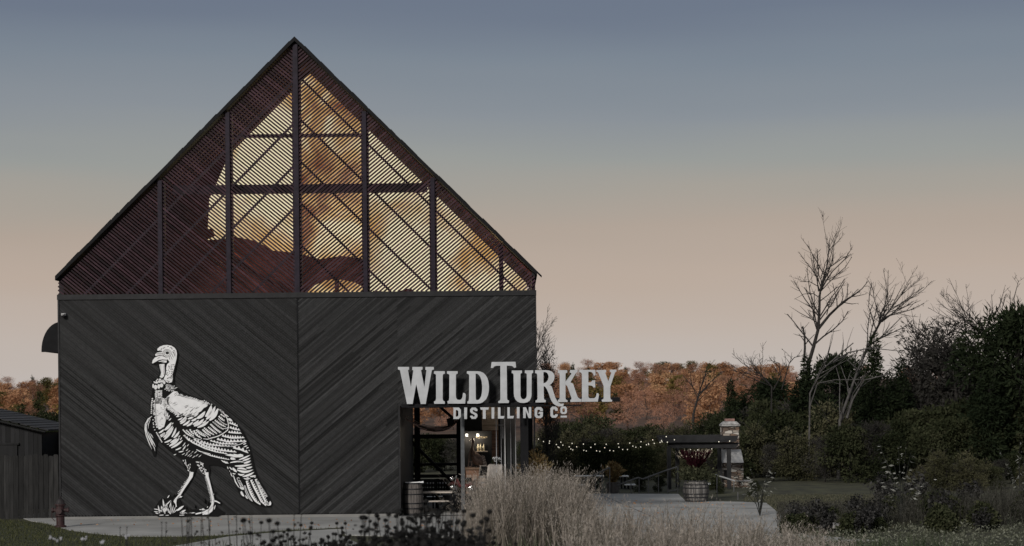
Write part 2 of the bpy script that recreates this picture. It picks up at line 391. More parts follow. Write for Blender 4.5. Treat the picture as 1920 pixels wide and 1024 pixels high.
# inside of the loft: rafters, rear panes with painted glow, timber partition
M_redwood = mat('red_brown_timber', (.15, .042, .032), .7, .5, 1.5, (1, 1, 6))
M_orange = mat('orange_timber', (.42, .17, .05), .6, .5, 1.2, (.6, 1, 2.5))
M_glow_pane = mat('painted_glow_pane', (.5, .45, .3), .5, .1, 2, emit=(1, .86, .52), es=.80)  # cream glow behind the slats, painted as mottled emission colour
n_ = M_glow_pane.node_tree; nz = n_.nodes.new('ShaderNodeTexNoise'); nz.inputs['Scale'].default_value = .55; nz.inputs['Detail'].default_value = 4
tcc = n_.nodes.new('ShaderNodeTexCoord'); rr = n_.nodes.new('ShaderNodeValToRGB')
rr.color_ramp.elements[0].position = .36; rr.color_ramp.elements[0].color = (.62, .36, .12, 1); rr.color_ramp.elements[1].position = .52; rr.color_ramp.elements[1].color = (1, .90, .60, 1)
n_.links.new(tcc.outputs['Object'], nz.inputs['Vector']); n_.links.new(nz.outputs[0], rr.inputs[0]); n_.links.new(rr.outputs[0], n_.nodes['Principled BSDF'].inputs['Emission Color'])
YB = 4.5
M_amber_glow = M_glow_pane.copy(); M_amber_glow.name = 'painted_amber_glow'  # orange to gold glow painted into this bay's emission by noise
for nd in M_amber_glow.node_tree.nodes:
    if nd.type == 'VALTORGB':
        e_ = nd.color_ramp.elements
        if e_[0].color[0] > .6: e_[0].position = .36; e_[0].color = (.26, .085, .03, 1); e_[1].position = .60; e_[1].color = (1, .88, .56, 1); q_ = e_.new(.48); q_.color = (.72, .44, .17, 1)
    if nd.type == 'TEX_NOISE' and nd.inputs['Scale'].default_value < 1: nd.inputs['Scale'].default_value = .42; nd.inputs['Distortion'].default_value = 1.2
def loft_plate(name, pts, Y, m, th=.08):
    b = MB(); b.plate([pts], Y, Y+th, lambda p: W(p[0], p[1], Y)); return part(b, name, m)
def back_roofz(x): return z_apex-.25-(z_apex-z_eave)*abs(x-xm)/((bx1-bx0)/2)
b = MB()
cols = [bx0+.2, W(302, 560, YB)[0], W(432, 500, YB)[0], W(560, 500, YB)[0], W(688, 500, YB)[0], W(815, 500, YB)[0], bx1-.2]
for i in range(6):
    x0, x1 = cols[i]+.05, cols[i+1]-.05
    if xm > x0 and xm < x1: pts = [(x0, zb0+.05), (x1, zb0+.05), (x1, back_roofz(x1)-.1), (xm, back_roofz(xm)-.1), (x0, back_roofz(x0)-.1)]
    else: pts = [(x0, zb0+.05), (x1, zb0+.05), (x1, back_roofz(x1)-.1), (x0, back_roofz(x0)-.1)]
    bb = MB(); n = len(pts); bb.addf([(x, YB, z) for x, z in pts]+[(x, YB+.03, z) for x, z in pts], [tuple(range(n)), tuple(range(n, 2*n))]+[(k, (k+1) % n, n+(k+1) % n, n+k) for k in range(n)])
    part(bb, 'pane', M_amber_glow if i == 3 else M_glow_pane)
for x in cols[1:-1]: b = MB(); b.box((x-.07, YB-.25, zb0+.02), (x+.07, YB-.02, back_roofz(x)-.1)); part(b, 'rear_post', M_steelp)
b = MB()
for k in range(7):
    y = .8+k*.58
    for sgn, xe in ((-1, bx0), (1, bx1)):
        b.beam((xm, y, z_apex-.30), (xe-sgn*.1, y, z_eave-.08), .1, .16, (0, 1, 0))
part(b, 'rafter', M_redwood)
loft_plate('timber_partition', [(160, 552), (160, 500), (250, 415), (330, 340), (400, 268), (428, 250), (424, 300), (405, 345), (392, 372), (388, 450), (410, 449), (440, 444), (480, 452), (512, 470), (556, 474), (600, 486), (640, 480), (678, 484), (690, 500), (690, 550), (684, 540), (664, 529), (636, 524), (635, 552), (628, 552), (627, 523), (608, 526), (590, 535), (572, 552)], 4.0, M_redwood)
loft_plate('timber_partition', [(690, 556), (700, 545), (740, 548), (770, 540), (785, 556)], 4.1, M_redwood)
b = MB()
b.beam(W(200, 530, 3), W(400, 435, 3), .25, .25, (0, 1, 0)); b.beam(W(495, 505, 3.2), W(530, 548, 3.2), .12, .12, (0, 1, 0)); b.beam(W(430, 470, 3.4), W(560, 560, 3.4), .1, .14, (0, 1, 0))
part(b, 'stair_stringer', M_redwood)
for x, y, z, e in ((xm+1.4, 2.4, 10.2, 40), (xm-2.2, 2.4, 8.7, 34), (xm+5.6, 2.6, 8.3, 30)):  # unseen warm point lights added to brighten the loft timber
    ld = bpy.data.lights.new('loft_fill', 'POINT'); ld.energy = e*.45; ld.color = (1, .62, .3); ld.shadow_soft_size = .15
    lo = bpy.data.objects.new('loft_fill', ld); C.objects.link(lo); lo.location = (x-xm, y, z); lo.parent = barn
# side awning, wall light
b = MB(); cx, cy, cz = W(78, 658, .4); n = 10
ra, rh = bx0-cx, (658-604)/FPX*(CD+.4)
prof = [(bx0-ra*math.cos(t), cz+rh*math.sin(t)) for t in [math.pi/2*k/n for k in range(n+1)]]
for (xa, za), (xb, zb_) in zip(prof, prof[1:]):
    b.hexa([(xa, .4, za), (xb, .4, zb_), (xb, 3.0, zb_), (xa, 3.0, za)], [(xa+.03, .4, za-.03), (xb+.03, .4, zb_-.03), (xb+.03, 3.0, zb_-.03), (xa+.03, 3.0, za-.03)])
fan = [(x, 0.37, z) for x, z in prof]+[(bx0, 0.37, cz)]; fb = [(x, 0.4, z) for x, y, z in fan]; n2 = len(fan)
b.addf(fan+fb, [tuple(range(n2)), tuple(range(n2, 2*n2))]+[(k, (k+1) % n2, n2+(k+1) % n2, n2+k) for k in range(n2)])
b.beam((bx0-ra, .4, cz-.02), (bx0, .4, cz-.02), .04, .04); part(b, 'awning', M_black)
b = MB(); x, y, z = W(120, 592); b.box((x-.06, -.12, z+.0), (x+.07, -.013, z+.07)); b.box((x-.04, -.2, z+.03), (x+.05, -.121, z+.06)); wl = part(b, 'wall_light', mat('grey_casting', (.4, .4, .4), .5))
b = MB(); b.box((x-.045, -.19, z-.045), (x+.055, -.013, z-.002)); part(b, 'lamp_shade', M_black, wl)

# ---- porch: columns, rear frame, inner walls
b = MB(); x0, x1 = W(976, 860)[0], W(991, 860)[0]; b.box((x0, -.02, .02), (x1, .25, oz1)); part(b, 'column', M_black)
b = MB(); x0, x1 = W(864, 860)[0], W(871, 860)[0]; b.box((x0, .02, .02), (x1, .16, oz1)); part(b, 'column', mat('grey_post', (.075, .08, .085), .6, .2, 8))
YR = DEPTH-.4
def rbox(u0, v0, u1, v1, Y, th=.15):
    a = W(u0, v1, Y); c = W(u1, v0, Y); return (a[0], Y, a[2]), (c[0], Y+th, c[2])
for u0, u1 in ((752, 757), (778, 787), (857, 869)):
    b = MB(); a, c = rbox(u0, 764, u1, 938, YR); b.box((a[0], a[1], .02), (c[0], c[1], oz1+.05)); part(b, 'column', M_black)
b = MB(); x1_ = bx1-.06
for Yc in (DEPTH-.2,): b.box((x1_-.25, Yc-.25, .02), (x1_, Yc, oz1+.05))
part(b, 'column', M_black)
b = MB(); a, c = rbox(757, 814, 857, 823, YR+.01, .12); b.box(a, c); a, c = rbox(757, 868, 857, 874, YR+.01, .1); b.box(a, c); part(b, 'cross_beam', M_black)
b = MB(); b.beam(W(822, 760, YR), W(858, 792, YR), .1, .1, (0, 1, 0)); b.beam(W(757, 814, YR-.1), W(848, 905, YR-.1), .11, .11, (0, 1, 0)); part(b, 'brace', M_black)
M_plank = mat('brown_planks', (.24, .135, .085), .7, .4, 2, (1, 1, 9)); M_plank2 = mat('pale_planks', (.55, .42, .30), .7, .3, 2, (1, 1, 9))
b = MB()
z = .05; k = 0
a = W(869, 900, 5.2)[0]; c = W(935, 900, 5.2)[0]; m_ = W(905, 900, 5.2)[0]
bw = MB(); bl = MB(); bdk = MB()
while z < oz1:
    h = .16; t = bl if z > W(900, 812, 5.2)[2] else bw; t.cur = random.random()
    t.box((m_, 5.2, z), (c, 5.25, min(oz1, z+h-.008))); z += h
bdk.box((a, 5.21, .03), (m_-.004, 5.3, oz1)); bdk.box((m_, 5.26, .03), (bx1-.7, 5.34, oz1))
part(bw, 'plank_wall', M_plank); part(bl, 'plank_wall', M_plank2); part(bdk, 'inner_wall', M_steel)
# sliding door frames at the right of the porch
M_alu = mat('aluminium', (.35, .35, .36), .4, .1, 9, metal=.6); M_glass = mat('dark_glass', (.02, .022, .022), .08, spec=.6)
dr = thing('sliding_door', 'tall dark glazed sliding door with thin metal frames inside the porch opening', 'door', (W(955, 900, 1.5)[0], 1.5, .02))
def tp(b, name, m, parent, smooth=False):
    o = b.build(name, m, None, smooth, origin=tuple(parent.location)); o.location = (0, 0, 0); o.parent = parent; return o
for u, w_ in ((931, 1.2), (940, .8), (947, 1.6), (958, .8), (967, 1.2)):
    b = MB(); x = W(u, 860, 1.5)[0]; b.box((x-.009*w_, 1.5, .03), (x+.009*w_, 1.55, oz1)); tp(b, 'frame', M_alu if w_ < 1.5 else mat('bright_metal', (.6, .6, .6), .35, metal=.5), dr)
for u0, u1 in ((941.5, 945.5), (948.5, 957), (959, 966)):
    b = MB(); a = W(u0, 860, 1.6)[0]; c = W(u1, 860, 1.6)[0]; b.box((a, 1.6, .03), (c, 1.62, oz1)); tp(b, 'pane', M_glass, dr)
b = MB(); b.tube([W(943, 800, 1.45), W(943, 822, 1.45)], .012); b.tube([W(929, 797, 1.48), W(948, 797, 1.48)], .008); tp(b, 'handle', M_alu, dr)

# ------------------------------------------------------------------ sign with letters
L6 = lambda p: (740+p[0]/7.877, 670+p[1]/7.877)
L7 = lambda p: (940+p[0]/7.877, 670+p[1]/7.877)
sign = thing('sign', 'big metal lettering reading WILD TURKEY DISTILLING CO on a dark steel beam', 'sign', (W(955, 757)[0], -.55, 3.5))
big = [(L6, [[(48,142),(212,142),(212,182),(196,190),(240,440),(275,195),(258,185),(262,142),(410,142),(410,180),(388,190),(438,440),(470,190),(452,182),(456,142),(575,142),(580,178),(548,192),(458,690),(385,690),(318,395),(265,690),(182,690),(78,190),(48,180)]]),
(L6, [[(585,205),(738,205),(740,240),(718,248),(710,262),(708,610),(714,638),(740,655),(740,687),(585,687),(580,655),(604,640),(612,610),(610,262),(602,248),(578,240)]]),
(L6, [[(775,205),(930,205),(930,240),(912,246),(905,260),(903,560),(908,600),(925,625),(960,630),(985,620),(1000,590),(1010,525),(1035,528),(1048,545),(1050,570),(1040,684),(785,684),(778,650),(800,640),(806,600),(808,265),(800,250),(772,240)]]),
(L6, [[(1068,205),(1220,205),(1265,210),(1310,230),(1345,265),(1370,308),(1385,360),(1393,430),(1390,500),(1378,560),(1350,620),(1300,665),(1265,679),(1230,684),(1075,684),(1073,655),(1092,642),(1098,610),(1100,265),(1092,250),(1065,240)],
      [(1195,240),(1218,243),(1240,258),(1265,290),(1283,345),(1293,430),(1290,510),(1278,575),(1255,615),(1235,630),(1215,632),(1200,625),(1197,600)]]),
(L6, [[(1432,70),(1785,66),(1793,150),(1762,156),(1750,138),(1725,127),(1655,122),(1660,610),(1668,632),(1690,640),(1684,675),(1532,677),(1530,648),(1554,638),(1561,612),(1560,125),(1500,125),(1472,133),(1460,145),(1455,158),(1420,158)]]),
(L7, [[(155,195),(305,195),(305,232),(288,238),(282,250),(282,560),(288,590),(305,614),(330,620),(355,612),(370,590),(376,560),(376,250),(368,238),(346,232),(350,193),(470,193),(470,230),(452,238),(447,250),(446,560),(438,600),(420,638),(385,664),(330,675),(280,672),(240,655),(208,625),(190,580),(185,540),(180,252),(172,240),(152,232)]]),
(L7, [[(500,190),(660,190),(705,195),(745,210),(772,238),(786,275),(782,320),(765,360),(735,395),(710,412),(740,425),(755,460),(775,530),(800,600),(825,645),(850,672),(880,688),(918,682),(920,712),(895,724),(850,726),(810,714),(768,685),(738,640),(718,590),(700,535),(675,475),(650,438),(625,425),(628,600),(634,625),(656,632),(655,665),(505,668),(505,640),(528,628),(535,600),(530,255),(522,240),(498,232)],
      [(622,218),(650,218),(675,230),(692,255),(700,290),(692,325),(675,355),(650,375),(622,385)]]),
(L7, [[(835,190),(972,190),(975,225),(955,233),(948,245),(948,360),(1035,245),(1034,236),(1012,225),(1015,188),(1128,185),(1125,212),(1100,235),(1020,370),(1060,390),(1110,540),(1130,590),(1155,610),(1180,620),(1178,657),(1020,660),(1018,630),(1036,622),(1036,600),(975,430),(948,400),(948,605),(955,625),(978,635),(978,660),(838,662),(835,630),(855,620),(862,600),(862,250),(855,236),(832,228)]]),
(L7, [[(1155,185),(1385,185),(1392,250),(1382,272),(1364,268),(1355,240),(1335,220),(1310,215),(1285,215),(1285,370),(1310,374),(1330,362),(1345,340),(1385,338),(1388,445),(1362,448),(1350,428),(1330,418),(1285,415),(1285,575),(1290,596),(1310,606),(1370,604),(1392,590),(1404,560),(1408,530),(1430,530),(1440,545),(1440,570),(1425,655),(1184,657),(1184,625),(1191,600),(1190,250),(1180,228),(1150,215)]]),
(L7, [[(1405,190),(1548,185),(1550,215),(1535,230),(1580,355),(1625,228),(1602,212),(1605,183),(1700,183),(1700,210),(1680,222),(1610,430),(1610,600),(1618,622),(1638,630),(1635,655),(1490,657),(1480,628),(1505,618),(1512,600),(1512,425),(1430,225),(1408,215)]])]
small = [(L6, [[(858,742),(950,742),(978,775),(978,880),(945,912),(862,912),(868,905),(868,750)],[(902,780),(925,780),(940,795),(940,860),(925,877),(902,877)]]),
(L6, [[(1026,742),(1070,742),(1067,912),(1027,912)]]),
(L6, [[(1140,742),(1195,742),(1222,770),(1222,795),(1185,795),(1175,778),(1158,778),(1152,790),(1160,805),(1210,830),(1222,850),(1222,880),(1195,910),(1140,910),(1115,880),(1115,862),(1150,862),(1160,877),(1178,877),(1185,862),(1175,848),(1130,825),(1115,805),(1115,770)]]),
(L6, [[(1262,740),(1392,740),(1383,775),(1345,775),(1345,908),(1302,908),(1302,775),(1272,775)]]),
(L6, [[(1430,740),(1472,740),(1470,906),(1432,906)]]),
(L6, [[(1525,740),(1562,740),(1562,868),(1600,868),(1622,866),(1612,905),(1525,905)]]),
(L6, [[(1665,738),(1700,738),(1700,866),(1740,866),(1762,864),(1752,903),(1665,903)]]),
(L7, [[(228,736),(270,736),(268,901),(230,901)]]),
(L7, [[(322,738),(365,738),(405,840),(405,735),(442,735),(442,898),(402,898),(360,790),(360,898),(322,898)]]),
(L7, [[(520,735),(585,735),(613,765),(613,795),(575,795),(568,775),(540,775),(530,788),(530,850),(542,865),(565,865),(575,850),(575,835),(545,835),(560,805),(615,805),(613,870),(585,898),(520,898),(492,868),(492,765)]]),
(L7, [[(750,728),(805,728),(832,755),(832,790),(795,790),(790,768),(770,768),(763,780),(763,845),(772,858),(790,858),(797,842),(832,842),(832,865),(805,893),(750,893),(725,865),(725,755)]]),
(L7, [[(895,725),(945,725),(968,748),(968,815),(945,838),(895,838),(872,815),(872,748)],[(910,755),(930,755),(938,765),(938,800),(930,810),(910,810),(902,800),(902,765)]]),
(L7, [[(875,862),(968,862),(968,890),(875,890)]])]
YS = -.55
for i, (cv, polys) in enumerate(big+small):
    b = MB(); t = .1 if i < 10 else .06
    b.plate(polys, YS, YS+t, lambda p: W(*cv(p), YS)); o = tp(b, 'letter', M_sign, sign)
b = MB(); b.beam(W(752, 761, -.38), W(1020, 758, -.38), .1, .1, (0, 1, 0)); b.beam(W(1018, 750.5, -.4), W(1162, 749, -.4), .14, .27, (0, 1, 0))
b.beam(W(760, 764, -.4), W(1090, 760, -.4), .04, .03, (0, 1, 0))
for u in (780, 880, 990): p = W(u, 758, -.33); b.beam(p, (p[0], -.03, p[2]), .08, .1)
tp(b, 'beam', M_black, sign)
for u in (868, 900, 935, 965, 1000, 1040): b = MB(); b.beam(W(u, 762, -.5), W(u, 770, -.5), .012, .012); tp(b, 'hanger', M_black, sign)

# ------------------------------------------------------------------ wall emblem: walking bird in white relief on black cut-out
K8 = 8.535
c0 = lambda p: (240+p[0]/2.845, 630+p[1]/2.845)
def mk(ox, oy): return lambda p: (ox+p[0]/K8, oy+p[1]/K8)
k1, k2, k3, k4, k5 = mk(260, 640), mk(260, 730), mk(340, 730), mk(380, 840), mk(280, 850)
em = thing('bird_emblem', 'large white engraved bird figure cut out on the left half of the black wall', 'emblem', (W(390, 970)[0], -.05, .1))
YE0, YE1 = -.05, -.085       # black plate front, white relief front
def E(cv, Y): return lambda p: W(*cv(p), Y)
b = MB()
sil = [(124,152),(133,120),(150,92),(163,66),(186,46),(212,40),(243,50),(262,72),(270,100),(264,132),(255,180),(247,215),(245,243),(256,268),(290,296),(340,318),(400,338),(440,354),(482,382),(524,410),(574,456),(614,506),(644,568),(662,640),(676,700),(694,755),(724,806),(754,858),(770,892),(764,912),(722,914),(680,900),(640,878),(603,862),(588,832),(572,792),(552,756),(532,716),(512,704),(480,694),(433,690),(440,725),(434,745),(446,790),(458,836),(474,832),(464,850),(466,868),(490,876),(500,892),(492,903),(470,898),(478,915),(520,944),(480,964),(350,962),(290,966),(160,964),(126,940),(150,905),(165,880),(185,862),(200,868),(225,862),(262,845),(282,815),(310,770),(325,735),(300,700),(284,655),(262,640),(215,610),(185,580),(160,560),(150,610),(148,645),(138,645),(120,600),(95,540),(84,490),(92,450),(118,425),(116,370),(124,320),(130,290),(124,270),(130,240),(155,222),(168,205),(166,175),(158,155),(140,150)]
b.plate([sil, [(368,700),(355,740),(330,790),(300,835),(275,868),(290,905),(310,925),(400,925),(430,900),(438,868),(428,800),(412,748),(380,705)]], YE0, -.0135, E(c0, YE0))
for u, v, l in ((262, 838, 22), (248, 842, 14), (313, 935-30, 26), (412, 862, 30), (430, 880, 22), (360, 900, 18)):
    p = E(c0, YE0)((u, v+l)); q = E(c0, YE0)((u, v)); b.tube([p, q], [.03, .004], 4)
tp(b, 'backing', mat('emblem_black', (.005, .005, .005), .6, spec=.1), em)
def lens(b, cv, x0, y0, x1, y1, w, bend=0, Y=YE1, Yb=YE0-.001, n=5):
    dx, dy = x1-x0, y1-y0; L = math.hypot(dx, dy) or 1; nx_, ny_ = -dy/L, dx/L
    up, dn = [], []
    for i in range(n+1):
        t = i/n; h = w/2*math.sin(math.pi*(.12+.88*t)) if t < 1 else 0; c = bend*math.sin(math.pi*t)
        h = w/2*(math.sin(math.pi*min(1, t*.92+.08))**.7)
        up.append((x0+dx*t+nx_*(c+h), y0+dy*t+ny_*(c+h))); dn.append((x0+dx*t+nx_*(c-h), y0+dy*t+ny_*(c-h)))
    b.plate([up+dn[::-1]], Y, Yb, E(cv, Y))
def pline(b, cv, pts, ws, Y=YE1, Yb=YE0-.001):
    ws = ws if hasattr(ws, '__len__') else [ws]*len(pts); up, dn = [], []
    for i, (x, y) in enumerate(pts):
        a = pts[max(0, i-1)]; c = pts[min(len(pts)-1, i+1)]; dx, dy = c[0]-a[0], c[1]-a[1]; L = math.hypot(dx, dy)
        up.append((x-dy/L*ws[i]/2, y+dx/L*ws[i]/2)); dn.append((x+dy/L*ws[i]/2, y-dx/L*ws[i]/2))
    b.plate([up+dn[::-1]], Y, Yb, E(cv, Y))
def barbed(b, cv, pts, w, teeth, side=1):
    """a feather: a solid vane on one side of the shaft, saw teeth on the other"""
    P = [Vector(p) for p in pts]; seg = [(P[i+1]-P[i]).length for i in range(len(P)-1)]; T = sum(seg)
    def at(t):
        d = t*T
        for i, s in enumerate(seg):
            if d <= s or i == len(seg)-1: break
            d -= s
        q = P[i].lerp(P[i+1], min(1, d/seg[i])); u = (P[i+1]-P[i]).normalized(); return q, Vector((u.y, -u.x))*side
    lo, hi = [], []; N = teeth*4
    for k in range(N+1):
        t = k/N; q, n = at(t); env = math.sin(math.pi*min(1, .15+t*.8))**.5
        lo.append(q-n*w*.28*env)
        ph = k % 4; hgt = (.1, .75, .6, .15)[ph]
        hi.append(q+n*w*hgt*env)
    b.plate([[tuple(p) for p in lo]+[tuple(p) for p in reversed(hi)]], YE1, YE0-.001, E(cv, YE1))
def poly(b, cv, pts, Y=YE1, Yb=YE0-.001): b.plate([pts], Y, Yb, E(cv, Y))
def dot(b, cv, x, y, r, r2=None, Y=YE1, Yb=YE0-.001): poly(b, cv, [(x+r*math.cos(t), y+(r2 or r)*math.sin(t)) for t in [k*math.pi/4 for k in range(8)]], Y, Yb)
def comb(b, cv, path, n, ang, ln, w, j=.3, **kw):
    P = [Vector(p) for p in path]; seg = [(P[i+1]-P[i]).length for i in range(len(P)-1)]; T = sum(seg)
    for k in range(n):
        d = (k+.5)/n*T
        for i, s in enumerate(seg):
            if d <= s or i == len(seg)-1: break
            d -= s
        q = P[i].lerp(P[i+1], d/seg[i]); a = R(ang+random.uniform(-12, 12)*j*2); l = ln*random.uniform(1-j, 1+j)
        lens(b, cv, q.x, q.y, q.x+math.cos(a)*l, q.y+math.sin(a)*l, w, bend=l*.1, n=4, **kw)
INK = dict(Y=YE1-.004, Yb=YE1+.002)
def inside(p, pg):
    c = False; j = len(pg)-1
    for i in range(len(pg)):
        if (pg[i][1] > p[1]) != (pg[j][1] > p[1]) and p[0] < (pg[j][0]-pg[i][0])*(p[1]-pg[i][1])/(pg[j][1]-pg[i][1])+pg[i][0]: c = not c
        j = i
    return c
ink = MB()
# head and neck
b = MB()
poly(b, k1, [(300,120),(340,85),(400,62),(460,58),(520,70),(570,100),(600,140),(612,200),(605,280),(590,340),(575,400),(555,470),(540,530),(545,600),(530,655),(470,670),(430,640),(400,600),(430,540),(440,480),(440,420),(455,370),(495,332),(470,300),(440,258),(390,228),(330,222),(270,235),(262,215),(290,180),(370,170),(380,155),(300,150)])
poly(b, k1, [(213,350),(225,300),(260,260),(310,238),(370,234),(420,252),(455,275),(450,298),(380,290),(320,300),(270,330),(225,355)])
poly(b, k1, [(310,324),(380,304),(450,308),(442,342),(400,340),(350,330)])
poly(b, k1, [(330,370),(410,360),(416,420),(418,500),(402,560),(370,590),(335,572),(352,530),(360,500),(342,440)])
for x, y, r, r2 in ((270,735,26,40),(320,722,22,40),(365,705,26,34),(231,715,13,36),(330,645,24,22),(372,640,26,22),(408,662,18,26),(290,660,20,18),(262,660,14,14),(284,632,11,11),(340,610,20,14),(300,610,12,10),(245,650,9,9),(390,625,18,12)): dot(b, k1, x, y, r, r2)
dot(b, k1, 455, 190, 24, 16, Y=YE1-.006, Yb=YE1-.002)
tp(b, 'head', M_white, em)
for r in (66, 46): 
    pts = [(455+r*1.02*math.cos(t), 192+r*.92*math.sin(t)) for t in [2*math.pi*k/18 for k in range(19)]]
    pline(ink, k1, pts, 6, **INK)
dot(ink, k1, 457, 186, 30, 24, Y=YE1-.008, Yb=YE1-.0065)
for _ in range(46):
    x, y = random.uniform(440, 570), random.uniform(360, 650); lens(ink, k1, x, y, x+random.uniform(-26, 26), y+random.uniform(8, 26), 9, **INK)
for _ in range(24):
    t = random.uniform(3.5, 6.2); x, y = 455+random.uniform(105, 130)*math.cos(t), 190+random.uniform(85, 110)*math.sin(t); dot(ink, k1, x, y, 6, **INK)
for k in range(8): lens(ink, k1, 290+k*14, 182, 285+k*14, 215, 5, **INK)
for x0, y0, x1, y1 in ((510,230,540,300),(530,200,560,270),(490,250,500,300),(560,160,575,240),(585,180,580,260),(540,160,560,200),(300,275,340,255),(330,330,420,325)): lens(ink, k1, x0, y0, x1, y1, 7, **INK)
for k in range(9): lens(ink, k1, 340, 385+k*20, 365, 392+k*20, 5, **INK); lens(ink, k1, 418, 390+k*17, 395, 396+k*17, 5, **INK)
# neck base and breast
b = MB()
for _ in range(60):
    x, y = random.uniform(410, 590), random.uniform(690, 800)
    if y > 690+(x-440)*.25: lens(b, k1, x, y, x+random.uniform(18, 40), y-random.uniform(5, 20), 13)
for r_ in range(11): 
    for c_ in range(3): lens(b, k1, 262+c_*38+random.uniform(-6, 6), 800+r_*20, 302+c_*38, 790+r_*20-random.uniform(0, 14), 15)
br = [(262,150),(378,130),(396,200),(402,280),(415,350),(405,420),(440,470),(425,530),(405,600),(340,640),(318,640),(305,600),(295,540),(280,480),(272,400),(262,330),(258,250)]
poly(b, k2, br)
comb(b, k2, [(272,170),(275,250),(280,340),(290,430),(300,520),(320,620)], 22, 170, 42, 17)
comb(b, k2, [(375,140),(390,200),(400,280),(410,350),(415,420),(440,480)], 20, -12, 40, 14)
for k in range(9): dot(b, k2, 212-k*1.5+6*(k < 2), 150+k*29, 12 if k < 5 else 8, 11)
for x, y in ((232,335),(232,362),(235,392),(228,490),(233,540),(238,565),(240,605),(257,650)): dot(b, k2, x, y, 9)
for k in range(8): dot(b, k2, 285+k*12, 695+k*21, 10)
for a in [(320,700,410,635,28),(340,742,420,690,30),(350,765,425,695,26),(395,772,470,690,30),(415,655,525,525,46),(440,705,545,580,38),(410,805,560,600,40),(530,765,600,612,32),(560,780,652,670,36),(415,852,530,798,26),(505,852,610,780,32),(490,910,655,775,44),(520,940,708,812,34),(590,972,685,925,22),(640,1005,725,982,18),(450,885,492,868,11),(630,772,664,735,13),(660,812,690,765,15),(705,970,752,895,18),(703,912,745,848,14),(770,912,802,875,10),(755,985,792,950,11),(780,1012,822,975,11),(838,1022,866,990,10),(430,480,468,370,22),(450,470,495,410,20),(480,498,520,460,16),(530,560,552,530,16),(560,1050,600,1035,14),(690,1048,740,1020,10)]:
    lens(b, k2, *a, bend=a[4]*.25)
for x, y in ((570,40),(610,50),(640,60),(590,5),(660,5),(740,50),(720,0),(790,60),(690,75)): lens(b, k5, x, y, x+45, y-38, 9)
tp(b, 'breast', M_white, em)
for _ in range(42):
    x, y = random.uniform(275, 400), random.uniform(150, 630)
    if inside((x, y), br): lens(ink, k2, x, y, x+random.choice((-1, 1))*random.uniform(18, 40), y+random.uniform(2, 16), 4, 4, **INK)
# mantle and scale feathers
b = MB()
man = [(445,130),(560,30),(615,35),(650,85),(740,125),(850,150),(960,185),(1050,215),(1110,250),(1085,280),(1040,300),(1000,350),(920,395),(850,420),(760,430),(690,410),(650,380),(600,350),(550,310),(500,270),(460,240),(445,180)]
poly(b, k2, man)
comb(b, k2, [(500,120),(480,200),(500,260),(540,310),(600,350),(660,400),(700,430)], 24, 160, 66, 18)
comb(b, k2, [(620,90),(740,130),(850,155),(980,195),(1090,240)], 24, -28, 44, 15)
for a in [(600,440,720,390,26),(628,492,705,445,24),(660,525,770,420,38),(668,552,770,455,34),(710,577,825,490,36),(768,590,872,515,32),(785,475,900,415,32),(845,502,932,455,34),(865,562,962,490,38),(885,590,1045,470,48),(930,468,1065,350,56),(940,612,1128,505,40),(1015,545,1085,490,22),(640,420,720,380,20),(760,430,860,390,26),(850,440,960,380,30)]: lens(b, k2, *a, bend=a[4]*.3)
for a in [(388,440,480,250,62),(400,482,545,265,54),(450,500,588,300,58),(590,318,640,330,22)]: lens(b, k3, *a, bend=a[4]*.35, n=7)
for x, y in ((1050,180),(1080,195),(1130,235),(1165,240),(1110,215)): dot(b, k2, x, y, 11, 8)
tp(b, 'mantle', M_white, em)
for _ in range(95):
    x, y = random.uniform(430, 1080), random.uniform(20, 430)
    if inside((x, y), man) and abs(y-(150+(x-500)*.28)) > 45: lens(ink, k2, x, y, x+random.uniform(35, 75), y-random.uniform(10, 50), 5, 5, **INK)
# wing
b = MB()
for p, w, t in [([(335,645),(400,705),(470,745)],34,6),([(360,618),(440,685),(525,732)],32,7),([(425,605),(500,665),(572,715)],32,7),([(460,558),(540,635),(622,700)],32,7),([(505,525),(590,595),(675,645)],30,7),([(535,495),(620,560),(710,605)],34,7),([(595,432),(640,475),(692,508)],36,4),
                ([(232,650),(300,715),(390,760)],36,6),([(130,640),(165,690),(205,725)],30,3),([(195,660),(240,730),(300,775)],40,4),([(20,645),(90,715),(210,780)],30,8),([(75,652),(130,705),(205,755)],24,5),([(625,400),(660,420),(700,450)],26,2)]:
    barbed(b, k3, p, w, t)
arc = [(602,328),(650,358),(700,410),(732,470),(750,540),(755,600),(738,655),(690,692),(640,722),(600,745),(540,765),(480,780),(420,800),(350,792)]
pline(b, k3, arc, [18,14,12,12,12,12,14,12,14,14,14,16,12,6])
for pts in ([(590,470),(640,520),(690,555),(735,570)],[(498,520),(580,590),(650,625),(710,632),(745,605)],[(480,560),(560,630),(640,690)],[(250,645),(330,700),(400,735),(440,775)],[(230,790),(290,808),(325,790),(300,760)],[(150,745),(200,780),(280,800)]): pline(b, k3, pts, 8)
poly(b, k3, [(742,470),(775,462),(808,490),(818,515),(775,510),(750,490)])
poly(b, k3, [(625,345),(655,345),(685,370),(670,380),(640,370)]); lens(b, k3, 700, 400, 760, 445, 14)
for p, w, t in [([(765,540),(830,555),(905,595)],44,4),([(772,612),(850,635),(940,655)],44,4),([(752,688),(850,695),(965,705)],44,5),([(650,745),(800,775),(1008,775)],52,9),([(570,798),(750,838),(1042,828)],48,9),([(460,822),(640,868),(900,878)],34,9),([(305,832),(450,885),(640,905),(840,918)],40,11),([(200,800),(400,920),(640,975),(882,1005)],54,14),([(35,738),(180,850),(380,945),(560,1000),(740,1035)],44,17),([(830,935),(950,960),(1072,1018)],56,4)]:
    barbed(b, k3, p, w, t)
